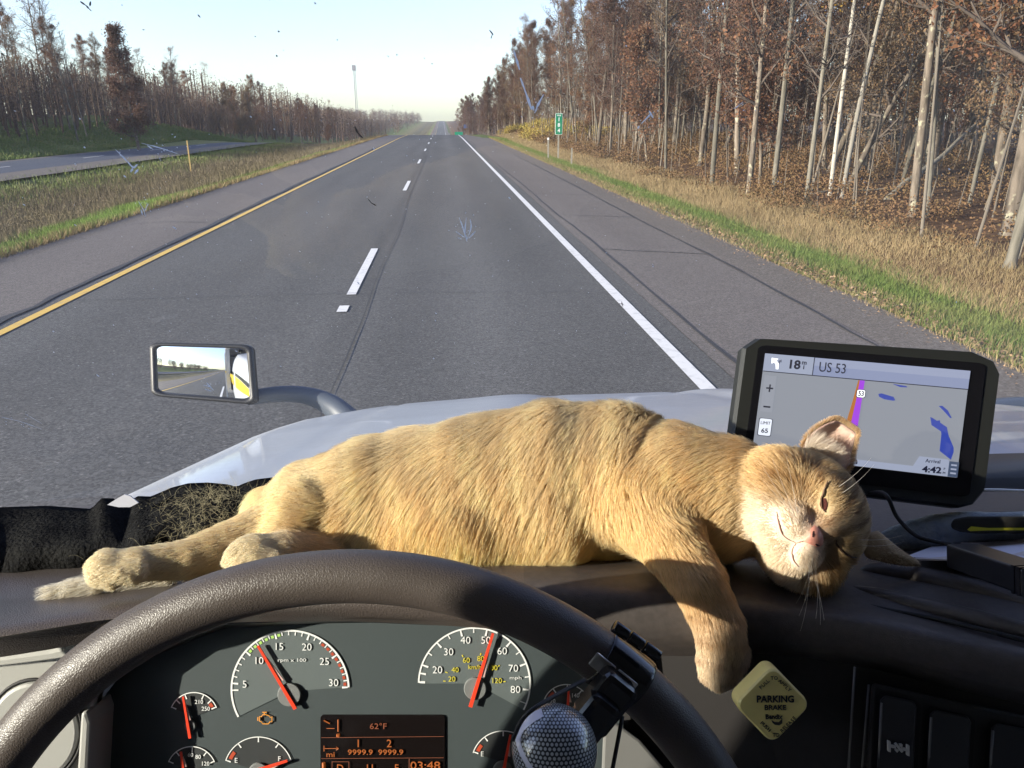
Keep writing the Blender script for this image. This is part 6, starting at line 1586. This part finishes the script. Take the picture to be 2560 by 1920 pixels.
# nose leather
nz_ = [(-5.6, -8.2), (-3.2, -7.0), (0, -6.6), (3.2, -7.0), (5.6, -8.2), (5.2, -11), (3.0, -13.2), (1.2, -15.2), (0, -16.6), (-1.2, -15.2), (-3.0, -13.2), (-5.2, -11)]
nz_ = [(l * 1.4, -10.5 + (u + 11) * 1.35) for l, u in nz_]
V = [onface(0, -10.5, 2.3)] + [onface(l * .6, -10.8 + (u + 10.8) * .6, 2.0) for l, u in nz_] + [onface(l, u, .9) for l, u in nz_]; n = 12
F = [[0, 1 + i, 1 + (i + 1) % n] for i in range(n)] + [[1 + i, 1 + n + i, 1 + n + (i + 1) % n, 1 + (i + 1) % n] for i in range(n)]
M('nose', V, F, m_pink, cat); FEAT.extend([(np.array(x), .0028) for x in V])
for s in (-1, 1):
    q = [onface(s * 2.6, -12.2, 2.1), onface(s * 4.4, -11.0, 2.0), onface(s * 5.6, -9.8, 1.6)]; v, f = tube(spline(q, 8), np.array([.0003, .0005, .0006, .0007, .0006, .0005, .0004, .0003]), 6); M('nostril', v, f, pm('nostril_dark', (.06, .015, .012), .6) if s < 0 else bpy.data.materials['nostril_dark'], cat)

# ---- fur: strands grown as hair curves
def sample(V, F, n, rg):
    V = np.asarray(V, float); F = np.asarray(F); T = np.concatenate([F[:, [0, 1, 2]], F[:, [0, 2, 3]]]); A, B, C = V[T[:, 0]], V[T[:, 1]], V[T[:, 2]]
    nn = np.cross(B - A, C - A); ar = np.linalg.norm(nn, axis=1); k = rg.choice(len(T), n, p=ar / ar.sum()); u, v = rg.random((2, n)); m = u + v > 1; u[m] = 1 - u[m]; v[m] = 1 - v[m]
    return A[k] + u[:, None] * (B - A)[k] + v[:, None] * (C - A)[k], nn[k] / (ar[k][:, None] + 1e-12)
def grad(p, h=.0012):
    g = np.zeros_like(p); prs = PR
    for c in range(3):
        e = np.zeros(3); e[c] = h; g[:, c] = sdf(p + e) - sdf(p - e)
    return norm(g)
rg = np.random.default_rng(5)
NF = 390000
RP, _ = sample(CV_, CF_, NF, rg)
# leave out what faces the windshield side low down, never seen from the seats
lnf, dnf, cnf, ixf = attrs(RP); nrm_ = grad(RP)
toeye = norm(CAM - RP); keep = (np.sum(nrm_ * toeye, 1) > -.45) & (rg.random(len(RP)) < np.where(np.sum(nrm_ * toeye, 1) > -.1, 1, .5))
RP, lnf, dnf, cnf, ixf, nrm_ = RP[keep], lnf[keep], dnf[keep], cnf[keep], ixf[keep], nrm_[keep]
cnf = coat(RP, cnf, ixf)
kd = kdtree.KDTree(len(FEAT))
for i, (p_, r_f) in enumerate(FEAT): kd.insert(Vector(p_), i)
kd.balance()
hm = ixf >= HEAD0; fk = np.ones(len(RP)); near = np.where(hm & (np.linalg.norm(RP - HC, axis=1) < .08))[0]
for i in near:
    _, j, d = kd.find(Vector(RP[i])); fk[i] = min(1, max(0, (d - FEAT[j][1] * .55) / (FEAT[j][1] * 2.2)))
nose_m = (np.array([PR[i].col == 'nose' for i in ixf])); fk[nose_m] *= .1
ok = fk > .02; RP, lnf, dnf, cnf, ixf, nrm_, fk = RP[ok], lnf[ok], dnf[ok], cnf[ok], ixf[ok], nrm_[ok], fk[ok]
N = len(RP)
# swirl the lay of the coat
sw1 = np.stack([n3(RP, 18, 31), n3(RP, 18, 32), n3(RP, 18, 33)], 1); sw2 = np.stack([n3(RP, 60, 34), n3(RP, 60, 35), n3(RP, 60, 36)], 1)
isb = (ixf < 11)[:, None]
flow = dnf + sw1 * np.where(isb, .62, .18) + sw2 * np.where(isb, .16, .10)
flow = norm(flow - nrm_ * np.sum(flow * nrm_, 1, keepdims=True))
ln = lnf * fk * (.65 + .5 * rg.random(N)) * (1 + .22 * n3(RP, 45, 40))
ln = np.clip(ln, .0008, .04)
K = 6; lift0 = np.where(ixf < 11, .50, .45) + .10 * rg.normal(size=N) + np.where(ixf < 11, .34, .12) * n3(RP, 60, 41)
pts = np.zeros((N, K, 3)); pts[:, 0] = RP - nrm_ * .0008; cur = RP.copy(); jit = rg.normal(size=(N, 3)) * .07
for k in range(1, K):
    t = k / (K - 1); a = (lift0 * (1 - .75 * t))[:, None]
    d = norm(nrm_ * a + flow * (1 - .3 * a) + np.array([0, 0, -.22]) * t + jit * t)
    cur = cur + d * (ln / (K - 1))[:, None]; pts[:, k] = cur
# clumps: strands lean to their tuft's leader
for cn_, amt in ((N // 110, .24), (N // 12, .24)):
    lead = rg.choice(N, cn_, replace=False); kd2 = kdtree.KDTree(cn_)
    for i, j in enumerate(lead): kd2.insert(Vector(RP[j]), i)
    kd2.balance(); own = np.array([kd2.find(Vector(p_))[1] for p_ in RP.tolist()]); L_ = lead[own]
    lk_ = (ln / ln[L_])[:, None].clip(.3, 2.0)
    short = np.where(ixf >= HEAD0, .6, 1.0) * np.clip(ln / .012, .25, 1)
    for k in range(1, K):
        t = (k / (K - 1)) ** 1.3; w = (amt * t * short * (.55 + .6 * rg.random(N)))[:, None].clip(0, .95)
        tgt = RP[L_] + (pts[L_, k] - RP[L_]) * lk_
        pts[:, k] = pts[:, k] * (1 - w) + tgt * w
rad0 = np.where(ixf >= HEAD0, .00012, .000135)
cj = (1 + .09 * rg.normal(size=(N, 1))).clip(.6, 1.5); cnf = (cnf * cj)
pale = (rg.random(N) < .10)[:, None]; cnf = np.where(pale, cnf * .45 + np.array([.82, .70, .50]) * .55, cnf)
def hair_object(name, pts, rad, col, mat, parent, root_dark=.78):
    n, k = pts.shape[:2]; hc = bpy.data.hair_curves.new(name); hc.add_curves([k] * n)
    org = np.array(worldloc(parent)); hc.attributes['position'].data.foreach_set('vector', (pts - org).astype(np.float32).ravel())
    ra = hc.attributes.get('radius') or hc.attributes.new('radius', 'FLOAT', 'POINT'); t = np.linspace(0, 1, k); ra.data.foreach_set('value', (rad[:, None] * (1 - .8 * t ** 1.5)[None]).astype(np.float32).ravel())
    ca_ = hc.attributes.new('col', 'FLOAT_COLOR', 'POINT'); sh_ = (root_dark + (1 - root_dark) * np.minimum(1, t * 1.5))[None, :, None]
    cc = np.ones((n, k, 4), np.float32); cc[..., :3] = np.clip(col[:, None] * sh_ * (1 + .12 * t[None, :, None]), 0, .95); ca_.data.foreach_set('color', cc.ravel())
    hc.materials.append(mat); o = bpy.data.objects.new(name, hc); COL.objects.link(o); o.parent = parent; return o
def furmat(name):
    m = bpy.data.materials.new(name); m.use_nodes = True; nt = m.node_tree; n = nt.nodes; n.clear(); out = n.new('ShaderNodeOutputMaterial')
    at = n.new('ShaderNodeAttribute'); at.attribute_name = 'col'
    df = n.new('ShaderNodeBsdfDiffuse'); tl = n.new('ShaderNodeBsdfTranslucent'); hr = n.new('ShaderNodeBsdfHair'); hr.component = 'Reflection'; hr.inputs['Color'].default_value = (.55, .5, .42, 1)
    hr.inputs['RoughnessU'].default_value = .35; hr.inputs['RoughnessV'].default_value = 1.0
    lk(nt, at.outputs[0], df.inputs[0]); lk(nt, at.outputs[0], tl.inputs[0])
    a = n.new('ShaderNodeMixShader'); a.inputs[0].default_value = .46; lk(nt, df.outputs[0], a.inputs[1]); lk(nt, tl.outputs[0], a.inputs[2])
    b = n.new('ShaderNodeMixShader'); b.inputs[0].default_value = .10; lk(nt, a.outputs[0], b.inputs[1]); lk(nt, hr.outputs[0], b.inputs[2]); lk(nt, b.outputs[0], out.inputs[0])
    return m
m_fur = furmat('fur_strands')
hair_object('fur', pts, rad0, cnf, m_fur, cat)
# ear fur: short outside, long wisps inside
def earfur(V, F, n, length, dirs, col, side, rj=.3):
    R_, n_ = sample(V, F, n, rg); s = np.sign(np.sum(n_ * norm(CAM - R_), 1)); n_ = n_ * (s * side)[:, None]
    d0 = norm(np.array(dirs)[None] + rg.normal(size=(n, 3)) * rj); pp = np.zeros((n, 5, 3)); pp[:, 0] = R_; c = R_.copy(); l_ = length * (.5 + rg.random(n))
    for k in range(1, 5):
        c = c + norm(n_ * .35 * (1 - k / 6) + d0) * (l_ / 4)[:, None]; pp[:, k] = c
    cc = np.array(col)[None] * (1 + .18 * rg.normal(size=(n, 1))); return pp, np.full(n, .00015), cc
E_ = [earfur(e1V, e1F, 5200, .0045, RT * .25 + UP * .8, (.74, .58, .46), 1), earfur(e2V, e2F, 6500, .003, RT * .85 - UP * .4, (.80, .62, .40), 1),
      earfur(e2V, e2F, 1500, .003, RT * .8 - UP * .5, (.6, .46, .3), -1)]
# edge of the near ear and its wisps
base = np.array([P(2010 + 70 * t, 1125 + 50 * t, .588) for t in rg.random(900)]); pp = np.zeros((900, 5, 3)); pp[:, 0] = base; l_ = .010 + .012 * rg.random(900); dd = norm(UP * .9 + RT * .45 + rg.normal(size=(900, 3)) * .3 - FW * .2)
for k in range(1, 5): pp[:, k] = pp[:, k - 1] + norm(dd + RT * .12 * k) * (l_ / 4)[:, None]
E_.append((pp, np.full(900, .00014), np.tile(np.array([.78, .68, .56]), (900, 1))))
pk = spline(ear1 + [ear1[0]], 300)[:-40]; n = 2600; k_ = rg.integers(0, len(pk), n); b_ = np.array([P(pk[i][0], pk[i][1], .592) for i in k_]) ; cen = P(2075, 1125, .6); dd = norm(norm(b_ - cen) * .5 + UP * .5 + RT * .3 + rg.normal(size=(n, 3)) * .25)
pp = np.stack([b_ + dd * .0045 * t for t in np.linspace(0, 1, 5)], 1); E_.append((pp, np.full(n, .00014), np.tile(np.array([.62, .44, .26]), (n, 1)) * (1 + .15 * rg.normal(size=(n, 1)))))
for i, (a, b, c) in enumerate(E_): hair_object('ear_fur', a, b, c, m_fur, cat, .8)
# whiskers and brow hairs
W = []
for s in (-1, 1):
    for i in range(7):
        l0, u0 = s * (12 + 5 * rg.random()), -14 - 8 * rg.random(); r0_ = onface(l0, u0); d0 = norm(HL * s * 1.0 + HU * (.10 - .14 * i) + HF * .45); ll = .035 + .03 * rg.random(); c = [r0_]
        for k in range(9): d0 = norm(d0 - HF * .07 + np.array([0, 0, -.03]) - HU * .02 * s); c.append(c[-1] + d0 * ll / 9)
        W.append(c)
    for i in range(2):
        r0_ = onface(s * (18 + 5 * i), 20); d0 = norm(HL * s * .4 + HU + HF * .5); c = [r0_]
        for k in range(9): d0 = norm(d0 - HF * .1 + HU * .03); c.append(c[-1] + d0 * .0035)
        W.append(c)
W = np.array(W); hair_object('whiskers', W, np.full(len(W), .00011), np.tile(np.array([.85, .8, .7]), (len(W), 1)), m_fur, cat, 1.0)
# claws glinting on the stretched hind paw
for x, y in ((292, 1458), (252, 1449)):
    v, f = tube(spline([P(x, y, .556), P(x - 7, y + 5, .555), P(x - 12, y + 4, .554)], 8), np.linspace(.0009, .0002, 8), 6); M('claw', v, f, pm('claw_horn', (.7, .62, .5), .3) if x == 292 else bpy.data.materials['claw_horn'], cat)
# shed hair on the jacket: nobody could count it
n = 750
pc = np.array([(480, 1262, 60, 26), (540, 1240, 40, 18), (505, 1325, 60, 30), (570, 1300, 40, 35), (440, 1340, 55, 35), (590, 1240, 60, 25), (420, 1390, 70, 25)]); k_ = rg.choice(7, n, p=[.24, .14, .2, .16, .08, .12, .06])
x = pc[k_, 0] + rg.normal(size=n) * pc[k_, 2] * .85; y = pc[k_, 1] + rg.normal(size=n) * pc[k_, 3] * .7
bv = bpy.data.objects['jacket_body']; from mathutils.bvhtree import BVHTree
off = np.array(worldloc(bv)); bt = BVHTree.FromPolygons([tuple(np.array(q.co[:]) + off) for q in bv.data.vertices], [tuple(q.vertices) for q in bv.data.polygons])
B_ = []
for a, b in zip(x, y):
    d = P(a, b, 1.0) - CAM; h_ = bt.ray_cast(Vector(CAM), Vector(d))
    if h_[0] is not None: B_.append(np.array(h_[0]) - norm(d) * .0025)
B_ = np.array(B_); n = len(B_); dd = norm(rg.normal(size=(n, 3)) - FW * .3); dd2 = norm(rg.normal(size=(n, 3))); pp = np.zeros((n, 6, 3)); c = B_.copy(); l_ = .010 + .018 * rg.random(n)
for k in range(6):
    pp[:, k] = c; c = c + norm(dd * (1 - k / 6) + dd2 * k / 5 - FW * .05) * (l_ / 6)[:, None]
sh = hair_object('shed_hair', pp, np.full(n, .00008), np.tile(np.array([.5, .44, .27]), (n, 1)) * (1 + .15 * rg.normal(size=(n, 1))), m_fur, jk, 1.0); sh['kind'] = 'stuff'
